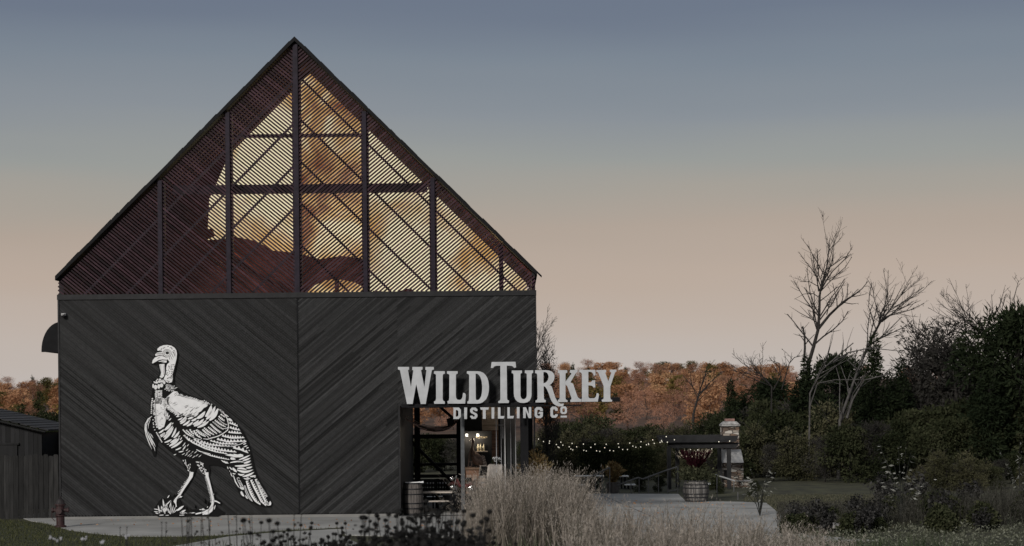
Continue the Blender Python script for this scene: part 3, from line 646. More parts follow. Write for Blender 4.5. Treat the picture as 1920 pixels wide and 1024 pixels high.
pline(b, k3, [(640,905),(750,920),(840,910),(940,880),(1035,835)], [6,9,9,8,14])
pline(b, k3, [(240,965),(300,995),(380,1015),(460,1035)], 12); pline(b, k3, [(30,735),(70,775),(120,825)], 8)
for x, y, l in ((990,885,50),(998,925,60),(1040,945,40)): lens(b, k3, x, y, x+l, y-l*.45, 16)
dot(b, k3, 1085, 980, 9)
for p, w, t in [([(380,60),(500,82),(650,130)],1,1)][:0]: pass
poly(b, k4, [(355,112),(440,95),(500,108),(490,92),(560,105),(600,95),(645,108),(650,135),(600,150),(520,152),(430,130)])
poly(b, k4, [(440,165),(455,148),(500,155),(528,182),(500,192),(450,186)]); poly(b, k4, [(290,192),(340,212),(352,205),(372,228),(385,215),(415,250),(370,248),(320,222)])
barbed(b, k4, [(0,75),(120,120),(260,155),(430,188)], 30, 12)
tp(b, 'wing', M_white, em)
# tail
b = MB()
for a in [(580,190,762,112,26),(640,203,768,158,26),(540,225,622,218,12),(660,245,772,203,32),(440,236,670,228,24,-14),(515,288,788,255,32,14),(555,325,705,348,30,-8),(695,322,795,300,28),(550,352,812,345,38,34),(565,415,672,415,28,18),(640,458,825,385,34,12),(755,458,852,440,26),(658,488,768,482,22,12),(480,318,548,388,36),(430,305,482,352,18),(478,405,528,415,18),(448,392,478,465,14),(820,470,850,455,14),(700,470,740,465,12)]:
    bd = a[5] if len(a) > 5 else 5; lens(b, k4, *a[:5], bend=bd, n=7)
pline(b, k4, [(490,440),(525,545),(578,632)], [10,18,8])
for x, y in ((548,480),(562,520),(578,545),(590,570),(600,590),(612,610)): lens(b, k4, x, y, x+45, y+12, 10, -8); lens(b, k4, x, y, x+8, y+38, 8)
poly(b, k4, [(585,625),(612,632),(632,625),(658,632),(660,668),(632,670),(600,650)])
poly(b, k4, [(602,705),(622,690),(642,718),(668,778),(640,772),(612,742)]); poly(b, k4, [(680,752),(700,772),(728,815),(705,812),(685,785)])
for dx in (0, 24): pline(b, k4, [(668+dx*.3,600),(685+dx,700),(720+dx,775),(760+dx*.8,828),(798,860)], [5,9,9,8,3])
lens(b, k4, 395, 300, 408, 340, 14); lens(b, k4, 425, 365, 436, 378, 10)
barbed(b, k4, [(700,525),(735,640),(785,760),(845,850),(925,908)], 58, 13, side=1)
barbed(b, k4, [(768,512),(830,640),(890,750),(935,850),(1015,925)], 58, 13, side=1)
barbed(b, k4, [(842,500),(905,630),(950,740),(1000,850),(1060,915)], 58, 13, side=1)
comb(b, k4, [(890,520),(940,610),(1000,700),(1045,780)], 13, 150, 48, 13)
poly(b, k4, [(985,860),(1030,868),(1060,880),(1080,848),(1098,880),(1092,915),(1050,925),(1010,905)])
tp(b, 'tail', M_white, em)
# beard, legs, tuft
b = MB()
for pts, w in (([(212,430),(150,475),(105,560),(100,640),(120,740),(165,860),(210,960)],13),([(190,450),(140,520),(120,600),(135,700),(190,830),(250,940),(262,990)],10),([(188,480),(155,560),(150,630)],9),([(120,560),(110,640),(150,760),(215,900)],9),([(150,680),(190,770),(245,870),(268,920)],12),([(185,710),(210,745),(232,780)],12),([(170,740),(215,850),(240,930)],9)): pline(b, k2, pts, [w*.5]+[w]*(len(pts)-2)+[2])
tp(b, 'beard', M_white, em)
b = MB()
th = [(525,80),(600,110),(660,170),(665,250),(640,305),(600,255),(560,170)]
pline(b, k5, [(676,300),(665,370),(610,465),(545,565),(495,650),(455,705),(405,745)], [62,56,40,34,32,36,16])
comb(b, k5, [(640,390),(575,490),(510,590),(460,660)], 12, 205, 26, 11)
poly(b, k5, [(395,745),(440,735),(480,680),(530,690),(515,705),(480,712),(440,735),(430,790),(438,855),(425,860),(415,810),(388,775)])
for _ in range(60):
    p = (random.uniform(525, 668), random.uniform(80, 305))
    if inside(p, th): lens(b, k5, p[0], p[1], p[0]+8, p[1]+26, 12)
tp(b, 'leg', M_white, em)
b = MB()
th = [(730,120),(790,110),(890,170),(905,240),(885,330),(840,310),(790,230)]
pline(b, k5, [(920,305),(925,370),(950,450),(980,560),(1005,670),(1022,760),(1005,830),(960,895),(880,940),(740,972)], [50,44,36,30,34,38,36,26,24,20])
comb(b, k5, [(900,370),(935,480),(965,580),(990,680),(1005,800)], 22, 185, 26, 9)
pline(b, k5, [(1022,760),(1075,770),(1132,802)], [30,18,12]); pline(b, k5, [(1015,850),(985,910),(935,955),(850,978)], [26,56,48,22])
poly(b, k5, [(1000,640),(1040,655),(1010,670)]); lens(b, k5, 1035, 900, 1058, 825, 14)
for _ in range(80):
    p = (random.uniform(728, 908), random.uniform(108, 335))
    if inside(p, th): lens(b, k5, p[0], p[1], p[0]+12, p[1]+22, 14)
tp(b, 'leg', M_white, em)
b = MB()
for x0, y0, x1, y1, w in [(150,950,350,745,22),(250,960,215,725,26),(310,950,230,800,14),(330,970,260,800,12),(345,970,345,780,12),(360,950,385,830,12),(375,960,420,850,12),(165,960,140,830,20),(150,905,70,890,14),(140,940,70,930,12),(145,968,90,952,12),(200,940,190,840,18),(250,970,200,850,14),(300,940,280,820,14),(340,975,300,880,10),(440,920,555,838,34),(490,955,585,905,30),(500,965,590,950,14),(395,950,450,890,12),(290,715,322,668,14),(265,930,255,880,28),(320,870,350,760,10),(640,955,735,952,14),(800,900,900,905,16),(925,870,935,850,16),(160,992,235,988,12),(258,994,318,992,9),(480,992,565,988,14),(590,965,595,950,9),(612,960,618,955,9),(840,890,880,885,10)]: lens(b, k5, x0, y0, x1, y1, w)
tp(b, 'grass_tuft', M_white, em)
tp(ink, 'engraving', mat('emblem_ink', (.01, .01, .01), .6), em)

# ------------------------------------------------------------------ porch furniture and things
M_oak = mat('weathered_oak', (.085, .076, .07), .8, .5, 3, (6, 6, .6), rnd=.4); M_hoop = mat('hoop_iron', (.02, .02, .022), .5, .3, 9, metal=.4)
def barrel(name, label, x, y, z0, r, h, m=M_oak, hoop=M_hoop, cut=1.0, group=None, cat='barrel'):
    t = thing(name, label, cat, (x, y, z0), group); n = 22; b = MB()
    lev = [i/8*cut for i in range(9)]; rad = lambda q: r*(.84+.16*math.sin(math.pi*q))
    for k in range(n):
        b.cur = random.random(); a0, a1 = 2*math.pi*k/n+.012, 2*math.pi*(k+1)/n-.012
        for i in range(8):
            p = lambda a, q, rr: (x+rr*math.cos(a), y+rr*math.sin(a), z0+h*q/cut*1.0)
            q0, q1 = lev[i], lev[i+1]
            b.addf([p(a0, q0, rad(q0)), p(a1, q0, rad(q0)), p(a1, q1, rad(q1)), p(a0, q1, rad(q1))], [(0, 1, 2, 3)])
    b.lathe((x, y, z0), [(rad(0)*.95, .02), (rad(0)*.97, .03)], n); tp(b, 'stave', m, t)
    b = MB(); b.lathe((x, y, z0), [(rad(cut)*.94, h-.04), (rad(cut)*.96, h-.03)], n); tp(b, 'lid', m, t)
    for q in (.03, .2, .36, .64, .8, .97):
        if q > cut: continue
        b = MB(); b.lathe((x, y, z0+h*q/cut), [(rad(q)+.002, -.02), (rad(q)+.008, -.02), (rad(q)+.008, .02), (rad(q)+.002, .02)], n); tp(b, 'hoop', hoop, t)
    return t
p = W(774, 940, .75); barrel('barrel', 'dark oak barrel standing just inside the left edge of the porch opening', p[0], .75, .02, .335, 1.02)
b = MB()
for i in range(5): 
    x = p[0]-.22+i*.1; b.hexa([(x, .6, 1.03), (x+.17, .62, 1.03), (x+.15, .8, 1.03), (x, .78, 1.03)], [(x, .6, 1.06), (x+.17, .62, 1.045+.01*i), (x+.15, .8, 1.05), (x, .78, 1.055)])
tag(b.build('folded_cloth', M_white), 'crumpled white cloth lying on the dark barrel lid', 'cloth')
# hammock
hm = thing('hammock', 'striped pinkish grey hammock slung across the top of the porch', 'hammock', W(805, 800, 3))
pts = [(753, 782), (770, 791), (785, 800), (800, 805), (815, 807), (830, 806), (842, 802), (852, 795), (862, 784), (870, 772)]
b = MB(); rows = []
for i, (u, v) in enumerate(pts):
    f = math.sin(math.pi*i/9)**.6; a = W(u, v-6*f*1.0, 3.3); c = W(u, v+3*f, 2.75); mdl = W(u, v+1.5*f, 3.02); rows.append((a, mdl, c))
for i in range(9):
    for s_ in range(2):
        for q in range(4):
            b.cur = (q*3+s_*5+i) % 4/3
            A, B_, C_, D_ = [Vector(v) for v in (rows[i][s_], rows[i][s_+1], rows[i+1][s_+1], rows[i+1][s_])]
            b.addf([A.lerp(B_, q/4), A.lerp(B_, (q+1)/4), D_.lerp(C_, (q+1)/4), D_.lerp(C_, q/4)], [(0, 1, 2, 3)])
tp(b, 'fabric', mat('hammock_fabric', (.62, .46, .44), .9, .3, 8, rnd=.8), hm)
b = MB(); b.tube([W(u, v-7, 3.35) for u, v in pts], .012, 5); b.tube([W(753, 782, 3), W(751, 776, 3)], .02, 5); tp(b, 'rope', mat('rope', (.4, .36, .33), .9), hm)
b = MB(); P0, P1, P2, P3 = W(837, 786, 2.9), W(849, 781, 2.9), W(852, 793, 2.9), W(840, 800, 2.9); b.addf([P0, P1, P2, P3]+[(x, y+.06, z) for x, y, z in (P0, P1, P2, P3)], [(0, 1, 2, 3), (7, 6, 5, 4), (0, 1, 5, 4), (1, 2, 6, 5), (2, 3, 7, 6), (3, 0, 4, 7)]); tp(b, 'patch', M_black, hm)
# picnic bench
M_tim = mat('bleached_timber', (.42, .37, .32), .7, .3, 3, (1, 6, 6))
bn = thing('picnic_table', 'low pale timber picnic table with black legs beside the barrel', 'table', (W(825, 940, 1.6)[0], 1.6, .02))
a, c = W(794, 929, 1.6), W(848, 929, 1.6)
b = MB(); [b.box((a[0], 1.45+i*.16, .66), (c[0], 1.59+i*.16, .70)) for i in range(5)]; tp(b, 'tabletop', M_tim, bn)
b = MB(); b.box((a[0], 1.0, .40), (c[0]-.1, 1.26, .44)); tp(b, 'seat', M_tim, bn)
for x in (a[0]+.06, c[0]-.03): b = MB(); b.box((x-.02, 1.4, .62), (x+.02, 2.2, .655)); b.box((x-.02, 1.42, .02), (x+.02, 1.46, .62)); b.box((x-.02, 2.1, .02), (x+.02, 2.14, .62)); b.box((x-.02, 1.08, .02), (x+.02, 1.12, .398)); tp(b, 'leg', M_black, bn)
b = MB(); b.box((ox0+.05, -.05, .021), (W(872, 960)[0]+1.2, .0, .045)); tag(b.build('door_track', M_steel), 'flat dark metal track along the porch threshold', 'track')
# dark chairs and a dark table behind
def chair(label, u, Y, rz):
    x = W(u, 900, Y)[0]; t = thing('chair', label, 'chair', (x, Y, .02), 'black slat back chairs in the porch')
    def lb(b, nm): o = b.build(nm, M_black); o.parent = t; return o
    b = MB(); b.box((-.22, -.22, .43), (.22, .22, .47)); lb(b, 'seat')
    b = MB(); b.box((-.22, .19, .9), (.22, .22, .98)); [b.box((-.16+i*.1, .195, .472), (-.11+i*.1, .215, .898)) for i in range(4)]; lb(b, 'backrest')
    for sx in (-1, 1):
        for sy in (-1, 1): b = MB(); b.box((sx*.2-.02, sy*.2-.02, 0), (sx*.2+.02, sy*.2+.02, .428 if sy < 0 else .97)); lb(b, 'leg')
    t.rotation_euler = (0, 0, rz); return t
chair('black slat back chair nearest the oak barrel in the porch', 808, 4.2, .2); chair('black slat back chair between the barrel and the red moped', 826, 4.5, -.3)
tb = thing('dining_table', 'dark rectangular table at the rear of the porch behind the chairs', 'table', (W(800, 900, 6)[0], 6, .02))
a, c = W(762, 900, 6), W(842, 900, 6)
b = MB(); b.box((a[0], 5.6, .76), (c[0], 6.5, .80)); tp(b, 'tabletop', mat('dark_wood', (.05, .045, .042), .5, .3, 3), tb)
for x in (a[0]+.08, c[0]-.08):
    for y in (5.7, 6.4): b = MB(); b.box((x-.03, y-.03, .02), (x+.03, y+.03, .758)); tp(b, 'leg', M_black, tb)
rl = thing('railing', 'dark board railing closing off the rear of the porch', 'railing', (W(800, 900, YR)[0], YR+.1, .02))
b = MB(); [b.box((W(757, 900, YR)[0], YR+.05, .1+i*.16), (W(857, 900, YR)[0], YR+.08, .22+i*.16)) for i in range(6)]; tp(b, 'boards', mat('rail_boards', (.02, .02, .022), .7, .3, 4, rnd=.5), rl)
# red moped
mp = thing('moped', 'small red moped with chrome headlight and spoked wheel beside the grey post', 'moped', (W(850, 925, 3.6)[0], 3.6, .7))
cx, _, cz = W(850.5, 918, 3.6); M_red = mat('red_paint', (.12, .02, .022), .45, spec=.4); M_chr = mat('chrome', (.75, .75, .75), .2, metal=.9); M_rub = mat('rubber', (.02, .02, .02), .8)
for i, x in enumerate((cx, cx+.62)):
    b = MB(); n = 20; b.tube([(x+.135*math.cos(2*math.pi*k/n), 3.6, cz+.135*math.sin(2*math.pi*k/n)) for k in range(n+1)], .016, 6); wh = tp(b, 'wheel', M_rub, mp)
    b = MB(); b.tube([(x+.108*math.cos(2*math.pi*k/n), 3.59, cz+.108*math.sin(2*math.pi*k/n)) for k in range(n+1)], .012, 5)
    for k in range(9): b.tube([(x, 3.59, cz), (x+.108*math.cos(k*.7), 3.59, cz+.108*math.sin(k*.7))], .006, 4)
    b.ball((x, 3.58, cz), .025)
    o = b.build('rim', M_chr); o.parent = wh; o.matrix_parent_inverse = Matrix.Translation(-Vector(mp.location))
b = MB(); b.tube([(cx-.19, 3.6, cz+.13), (cx-.08, 3.6, cz+.2), (cx+.05, 3.6, cz+.22), (cx+.14, 3.6, cz+.14)], [.02, .05, .055, .02], 8); tp(b, 'fender', M_red, mp, True)
b = MB(); b.tube([(cx, 3.56, cz), (cx+.07, 3.56, cz+.32), (cx+.1, 3.6, cz+.42)], .018); b.tube([(cx+.08, 3.35, cz+.42), (cx+.1, 3.85, cz+.44)], .014); tp(b, 'fork', M_chr, mp)
b = MB(); b.lathe((cx-.06, 3.55, cz+.36), [(.03, .05), (.065, .0), (.07, -.03), (.06, -.04)], 14, axis='y'); tp(b, 'headlight', M_chr, mp, True)
b = MB(); b.tube([(cx+.1, 3.6, cz+.36), (cx+.2, 3.6, cz+.12), (cx+.4, 3.6, cz+.1), (cx+.62, 3.6, cz+.2)], [.05, .05, .08, .06], 8); tp(b, 'body', M_red, mp, True)
b = MB(); b.tube([(cx+.34, 3.6, cz+.34), (cx+.6, 3.6, cz+.33)], [.05, .06], 8); b.tube([(cx+.45, 3.6, cz+.1), (cx+.45, 3.6, cz+.32)], .02); tp(b, 'seat', M_rub, mp, True)
pl = thing('plinth', 'dark low display plinth carrying the red moped', 'plinth', (cx+.3, 3.6, .02))
b = MB(); b.box((cx-.35, 3.2, .02), (cx+.95, 4.1, cz-.18)); tp(b, 'base', M_black, pl); b = MB(); b.box((cx-.38, 3.17, cz-.178), (cx+.98, 4.13, cz-.152)); tp(b, 'top', M_steel, pl)
# display board, text, shelf, bottles, lamps
YD = 4.6
db = thing('display_board', 'tall black display board with gold WILD TURKEY lettering and a small shelf', 'display board', (W(897, 900, YD)[0], YD, .02))
a, c = rbox(870, 809, 921, 905, YD, .05); b = MB(); b.box(a, c); tp(b, 'panel', mat('matt_black', (.012, .012, .013), .6), db)
b = MB(); w_ = .018; b.box((a[0]-w_, YD-.01, a[2]), (a[0]-.001, YD+.06, c[2])); b.box((c[0]+.001, YD-.01, a[2]), (c[0]+w_, YD+.06, c[2])); b.box((a[0]-w_, YD-.012, c[2]+.001), (c[0]+w_, YD+.06, c[2]+w_)); tp(b, 'frame', M_steel, db)
def text(s, u, v, wpx, Y, m, parent):
    cu = bpy.data.curves.new('lettering', 'FONT'); cu.body = s; cu.align_x = 'CENTER'; cu.align_y = 'CENTER'; cu.extrude = .01
    o = bpy.data.objects.new('lettering', cu); C.objects.link(o); bpy.context.view_layer.update()
    k = wpx/FPX*(CD+Y)/max(.01, o.dimensions.x); me = bpy.data.meshes.new_from_object(o); bpy.data.objects.remove(o)
    o = link('lettering', me, parent); me.materials.clear(); me.materials.append(m); x, y, z = W(u, v, Y)
    o.location = (x-parent.location.x, Y-parent.location.y, z-parent.location.z); o.rotation_euler = (R(90), 0, 0); o.scale = (k, k*1.6, k)
    return o
M_gold = mat('gold_letters', (.55, .45, .30), .5)
text('WILD TURKEY', 903, 820.5, 21, YD-.02, M_gold, db)
b = MB(); a, c = rbox(892, 845.5, 914, 847.5, YD-.2, .19); b.box(a, c); sh = tp(b, 'shelf', M_tim, db)
for i, u in enumerate((896.4, 901.2, 907)):
    x, _, z = W(u, 845.5, YD-.1); t = thing('bottle', 'pale liquor bottle on the display board shelf, %s' % ('left of the three', 'middle of the three', 'right of the three')[i], 'bottle', (x, YD-.1, z), 'bottles on the display shelf')
    b = MB(); b.lathe((x, YD-.1, z), [(.036, .004), (.038, .15), (.03, .165), (.013, .185), (.013, .225)], 10); tp(b, 'glass_body', mat('amber_cream_glass', (.55, .5, .36), .2, spec=.6), t, True)
    b = MB(); b.lathe((x, YD-.1, z), [(.015, .226), (.015, .26)], 8); tp(b, 'stopper', mat('stopper', (.1, .08, .06), .5), t)
for i, u in enumerate((875, 896)):
    x, _, z = W(u, 816, YD-.25); t = thing('display_lamp', 'small white lit shade hanging over the %s of the display board' % ('left edge', 'lettering')[i], 'lamp', (x, YD-.25, z))
    b = MB(); b.tube([(x, YD-.25, z+.05), (x, YD-.25, z+.16), (x+.03, YD-.05, z+.19)], .007, 5); tp(b, 'stem', M_steel, t)
    b = MB(); b.lathe((x, YD-.25, z), [(.035, .05), (.04, .045), (.045, -.03), (.04, -.035)], 12); tp(b, 'lamp_shade', mat('lit_shade', (.8, .8, .75), .5, emit=(1, .95, .85), es=1.4), t)
    ld = bpy.data.lights.new('display_light', 'POINT'); ld.energy = 8; ld.color = (1, .86, .68); ld.shadow_soft_size = .06; lo = bpy.data.objects.new('display_light', ld); C.objects.link(lo); lo.parent = t; lo.location = (0, -.06, -.1)
# bird sculpture on the counter
bs = thing('bird_sculpture', 'brown metal bird sculpture on the counter in front of the display board', 'sculpture', W(894, 876, 4.1))
M_brz = mat('bronze', (.13, .085, .065), .45, .5, 12, metal=.3, spec=.5)
q = lambda u, v: W(u, v, 4.1)
b = MB()
b.tube([q(886, 823), q(887, 829), q(885.5, 838), q(886, 846), q(890, 855), q(896, 863), q(902, 868), q(907, 874)], [.035, .045, .035, .06, .15, .19, .14, .04], 12); b.ball(q(886, 824), .052, 10); b.tube([q(884, 824), q(880, 827)], [.03, .005], 6); tp(b, 'body', M_brz, bs, True)
b = MB()
for i in range(7): a = q(903+i*.7, 853+i*3.3); c = q(909+i*.9, 856+i*3.1); b.beam((a[0], 3.95, a[2]), (c[0], 3.95, c[2]), .02, .03, (0, 1, 0))
tp(b, 'tail', mat('bronze_light', (.35, .28, .24), .5), bs)
b = MB(); b.tube([q(883, 840), q(880, 855), q(878, 875)], .02, 6); b.beam(q(878, 866), q(884, 866), .03, .02, (0, 1, 0)); b.beam(q(878, 875), q(885, 875), .03, .02, (0, 1, 0)); b.beam(q(885, 864), q(884, 875), .03, .02, (0, 1, 0)); tp(b, 'stand', M_brz, bs)
# counter, cupboard, drum, easel, cloth table
ct = thing('counter', 'brown wooden counter with drawers below the bird sculpture', 'counter', (W(886, 900, 3.9)[0], 3.9, .02))
a = W(872, 877, 3.9); c = W(899, 877, 3.9)
b = MB(); b.box((a[0], 3.8, a[2]-.06), (c[0], 4.5, a[2]-.0)); tp(b, 'top', mat('polished_brown', (.22, .14, .09), .3, .3, 4, spec=.6), ct)
b = MB(); b.box((a[0]+.02, 3.86, .02), (c[0]-.02, 4.45, a[2]-.061)); tp(b, 'carcass', M_plank, ct)
for i in range(3):
    for j in range(2):
        b = MB(); x0 = a[0]+.05+j*(c[0]-a[0]-.08)/2; x1 = x0+(c[0]-a[0]-.16)/2; z0 = .12+i*.36; b.box((x0, 3.83, z0), (x1, 3.858, z0+.31)); d_ = tp(b, 'drawer', mat('drawer_wood', (.30, .22, .17), .5, .4, 5), ct)
        h = MB(); h.box(((x0+x1)/2-.03, 3.8, z0+.14), ((x0+x1)/2+.03, 3.829, z0+.17)); o = h.build('handle', M_chr); o.parent = d_; o.matrix_parent_inverse = Matrix.Translation(-Vector(ct.location))
es = thing('menu_board', 'small black menu board leaning beside the wooden counter', 'board', (W(905, 889, 3.6)[0], 3.6, 1.2))
a, c = rbox(899, 874, 912, 890, 3.6, .03); b = MB(); b.box(a, c); tp(b, 'panel', M_black, es); b = MB(); b.beam((a[0], 3.59, a[2]), (a[0]+.03, 3.59, c[2]), .02, .02, (0, 1, 0)); b.beam((a[0], 3.59, c[2]+.01), (c[0], 3.59, c[2]+.01), .02, .02, (0, 1, 0)); tp(b, 'frame', M_tim, es)
x = W(907, 900, 3.3)[0]; barrel('barrel', 'pale wood barrel between the counter and the white draped table', x, 3.3, .02, .2, 1.12, mat('pale_oak', (.36, .30, .25), .6, .4, 3, (6, 6, .6), rnd=.3), mat('pale_hoop', (.3, .3, .3), .4, metal=.5))
YC = 2.4; a = W(914, 871, YC); c = W(958, 871, YC)
ht = thing('high_table', 'dark high table hidden under a draped white cloth at the porch right', 'table', ((a[0]+c[0])/2, YC, .02))
b = MB(); b.box((a[0]+.05, YC-.2, a[2]-.1), (c[0]-.05, YC+.4, a[2]-.04)); tp(b, 'tabletop', M_plank, ht)
for x in (a[0]+.09, c[0]-.09): b = MB(); b.box((x-.03, YC-.1, .02), (x+.03, YC+.3, a[2]-.101)); tp(b, 'leg', M_plank, ht)
b = MB(); n = 48; top = []; rings = []
for r_, (sc, zz) in enumerate(((.86, a[2]), (.97, a[2]-.05), (1.06, a[2]-.5), (1.14, a[2]-.95))):
    ring = []
    for k in range(n):
        t = 2*math.pi*k/n; e = .35; X = (c[0]-a[0])/2*sc; Yy = .36*sc; cs, sn = math.cos(t), math.sin(t)
        f = 1+(.07*math.sin(t*17)*(r_/3) if r_ else 0)
        ring.append(((a[0]+c[0])/2+X*math.copysign(abs(cs)**e, cs)*f, YC+.1+Yy*math.copysign(abs(sn)**e, sn)*f, zz+(.05*math.sin(3*t) if r_ == 3 else 0)))
    rings += ring
b.addf(rings, [(i*n+k, i*n+(k+1) % n, (i+1)*n+(k+1) % n, (i+1)*n+k) for i in range(3) for k in range(n)]+[tuple(range(n))])
tag(b.build('tablecloth', mat('linen', (.46, .42, .38), .9, .15, 6)), 'pleated off white cloth draped over the high table', 'tablecloth')
fl = thing('flower_arrangement', 'white round flowers with dark leaves on the draped table', 'flowers', (W(932, 871, YC)[0], YC+.05, a[2]+.02))
b = MB(); b.lathe((fl.location.x, YC+.05, a[2]+.004), [(.06, 0), (.09, .08), (.07, .14)], 12); tp(b, 'vase', M_black, fl)
b = MB()
for dx, dz, r_ in ((-.1, .19, .055), (-.02, .2, .06), (.07, .17, .06), (.1, .12, .045), (-.05, .12, .045)): b.ball((fl.location.x+dx, YC, a[2]+dz), r_, 8)
tp(b, 'blooms', M_white, fl)
P = rng.normal(size=(160, 3))*[.08, .07, .04]; V, F, r_ = leaves(P, .07, rng.uniform(0, 1, 160)); polymesh('foliage', V, F, r_, leafmat('dark_leaf', [(.012, .016, .01), (.03, .04, .02)]), fl).location = (0, 0, .1)

# ------------------------------------------------------------------ left side: shed, fence, hydrant
M_shed = mat('black_shed_boards', (.009, .009, .0095), .75, .5, 5, (1, 1, .2), rnd=.6)
sh = thing('shed', 'black board shed with low pitched roof behind the fence left of the barn', 'shed', (W(0, 850, 7)[0], 7, 0))
ex, _, ez = W(84, 806, 7); rx = ex-3.8; rz_ = W(0, 786, 7)[2]+.55
b = MB(); x = rx-3.0
while x < ex-.12:
    w_ = .16; zt_ = lambda xx: ez+(rz_-ez)*(ex-xx)/3.8 if xx > rx else rz_-(rz_-ez)*(rx-xx)/3.8
    b.cur = random.random(); y = 7-random.uniform(0, .01); x1 = min(x+w_-.008, ex-.11)
    b.hexa([(x, y, 0), (x1, y, 0), (x1, 7.05, 0), (x, 7.05, 0)], [(x, y, zt_(x)-.1), (x1, y, zt_(x1)-.1), (x1, 7.05, zt_(x1)-.1), (x, 7.05, zt_(x)-.1)]); x += w_
b.box((ex-.2, 7.051, 0), (ex-.1, 12, ez-.1)); tp(b, 'wall', M_shed, sh)
b = MB()
for k in range(12):
    f0, f1 = k/12, (k+1)/12; b.cur = random.random()
    A = lambda f, y, dz: (rx+(ex+.1-rx)*f, y, rz_+(ez-.02-rz_)*f+dz)
    b.hexa([A(f0, 6.75, 0), A(f1+.02, 6.75, 0), A(f1+.02, 12.2, 0), A(f0, 12.2, 0)], [A(f0, 6.75, .03), A(f1+.02, 6.75, .055), A(f1+.02, 12.2, .055), A(f0, 12.2, .03)])
b.hexa([(rx, 6.75, rz_), (rx-3.9, 6.75, ez-.02), (rx-3.9, 12.2, ez-.02), (rx, 12.2, rz_)], [(rx, 6.75, rz_+.05), (rx-3.9, 6.75, ez+.03), (rx-3.9, 12.2, ez+.03), (rx, 12.2, rz_+.05)])
tp(b, 'roof', mat('shed_shingles', (.026, .026, .028), .8, .4, 6, rnd=.4), sh)
b = MB(); b.beam((rx, 6.72, rz_-.05), (ex+.1, 6.72, ez-.07), .04, .13, (0, 1, 0)); tp(b, 'fascia', M_shed, sh)
b = MB(); a, c = rbox(-30, 834, 32, 990, 6.93, .06); b.box((a[0], 6.93, 0), (c[0], 6.985, c[2])); b.box((a[0], 6.9, c[2]), (c[0]+.06, 6.985, c[2]+.06)); tp(b, 'door', M_shed, sh)
b = MB(); b.box((ex-.09, 9.5, 0), (bx0-.02, 9.6, ez-.15)); tp(b, 'dark_gap_sheet', M_black, sh)  # black sheet added to stand for the dark gap beside the barn
fn = thing('fence', 'dark weathered board fence standing between the barn corner and the left frame edge', 'fence', (bx0-1.5, .9, 0))
b = MB(); x = bx0-.07; k = 0
while x > bx0-6:
    w_ = .155*random.uniform(.85, 1.05); h = 2.02+random.uniform(-.04, .03); b.cur = random.random(); y = .9+random.uniform(-.012, .012)
    x0 = x-w_; cpl = .03
    pts = [(x0, 0), (x, 0), (x, h-cpl), (x-cpl, h), (x0+cpl, h), (x0, h-cpl)]
    n = 6; b.addf([(px, y, z) for px, z in pts]+[(px, y+.02, z) for px, z in pts], [tuple(range(6)), tuple(range(6, 12))]+[(i, (i+1) % n, n+(i+1) % n, n+i) for i in range(n)])
    x = x0-random.uniform(.006, .02)
tp(b, 'pickets', mat('weathered_dark_boards', (.015, .0145, .014), .8, .6, 3, (4, 4, .5), rnd=.5), fn)
b = MB(); [b.box((bx0-6, .935, z), (bx0-.08, .97, z+.09)) for z in (.3, 1.0, 1.7)]; tp(b, 'rail', M_shed, fn)
hx, hy = G(113.5, 990); hd = thing('fire_hydrant', 'old dark red fire hydrant on the lawn at the left barn corner', 'hydrant', (hx, hy, .03))
M_hyd = mat('hydrant_red', (.032, .013, .013), .6, .5, 9, spec=.4)
b = MB(); b.lathe((hx, hy, .02), [(.17, 0), (.17, .05), (.12, .06), (.12, .3), (.125, .31), (.15, .33), (.15, .36), (.12, .38), (.12, .62), (.16, .64), (.16, .68)], 16); tp(b, 'barrel', M_hyd, hd, False)
b = MB(); b.lathe((hx, hy, .02), [(.155, .682), (.13, .72), (.10, .79), (.05, .83), (.03, .84), (.03, .9), (.0, .91)], 16); tp(b, 'bonnet', mat('hydrant_dark', (.02, .016, .016), .6, .4, 8), hd)
for sg in (-1, 1): b = MB(); b.tube([(hx+sg*.11, hy, .52), (hx+sg*.2, hy, .52), (hx+sg*.201, hy, .52), (hx+sg*.25, hy, .52)], [.055, .055, .075, .075], 10); tp(b, 'outlet', M_hyd, hd)
b = MB(); b.tube([(hx, hy-.1, .5), (hx, hy-.18, .5), (hx, hy-.181, .5), (hx, hy-.22, .5)], [.07, .07, .09, .09], 10); b.tube([(hx-.25, hy, .48), (hx-.24, hy-.05, .3), (hx-.13, hy-.1, .2)], .01, 4); tp(b, 'cap', M_hyd, hd)

# ------------------------------------------------------------------ patio things right of the barn
YP = 15.0
def R2(u, v, Y=YP): return W(u, v, Y)
P7 = lambda x, y: (1220+x/5.12, 770+y/5.12)
P8 = lambda x, y: (980+x/3.692, 760+y/3.692)
M_perg = mat('black_stained_beams', (.016, .016, .017), .65, .4, 4)
pg = thing('pergola', 'black timber pergola with four posts in front of the stone chimney', 'pergola', (*G(1310, 922), .0))
Yp = YP+2
for x, dy in ((175, 0), (255, 1.8), (660, 1.8), (750, 0)):
    u, v = P7(x, 340); px_, _, pz = W(u, v, Yp+dy); b = MB(); b.box((px_-.08, Yp+dy-.08, .02), (px_+.08, Yp+dy+.08, W(u, 836, Yp+dy)[2])); tp(b, 'post', M_perg, pg)
for dy in (-.12, 1.92):
    b = MB(); Yb_ = Yp+dy
    b.plate([[P7(150, 305), P7(858, 305), P7(835, 335), P7(800, 360), P7(210, 360), P7(175, 335)]], Yb_-.03, Yb_+.03, lambda p: W(p[0], p[1], Yb_)); tp(b, 'beam', M_perg, pg)
zr = W(*P7(400, 300), Yp)[2]; xa, xb = W(P7(100, 0)[0], 820, Yp)[0], W(P7(830, 0)[0], 820, Yp)[0]
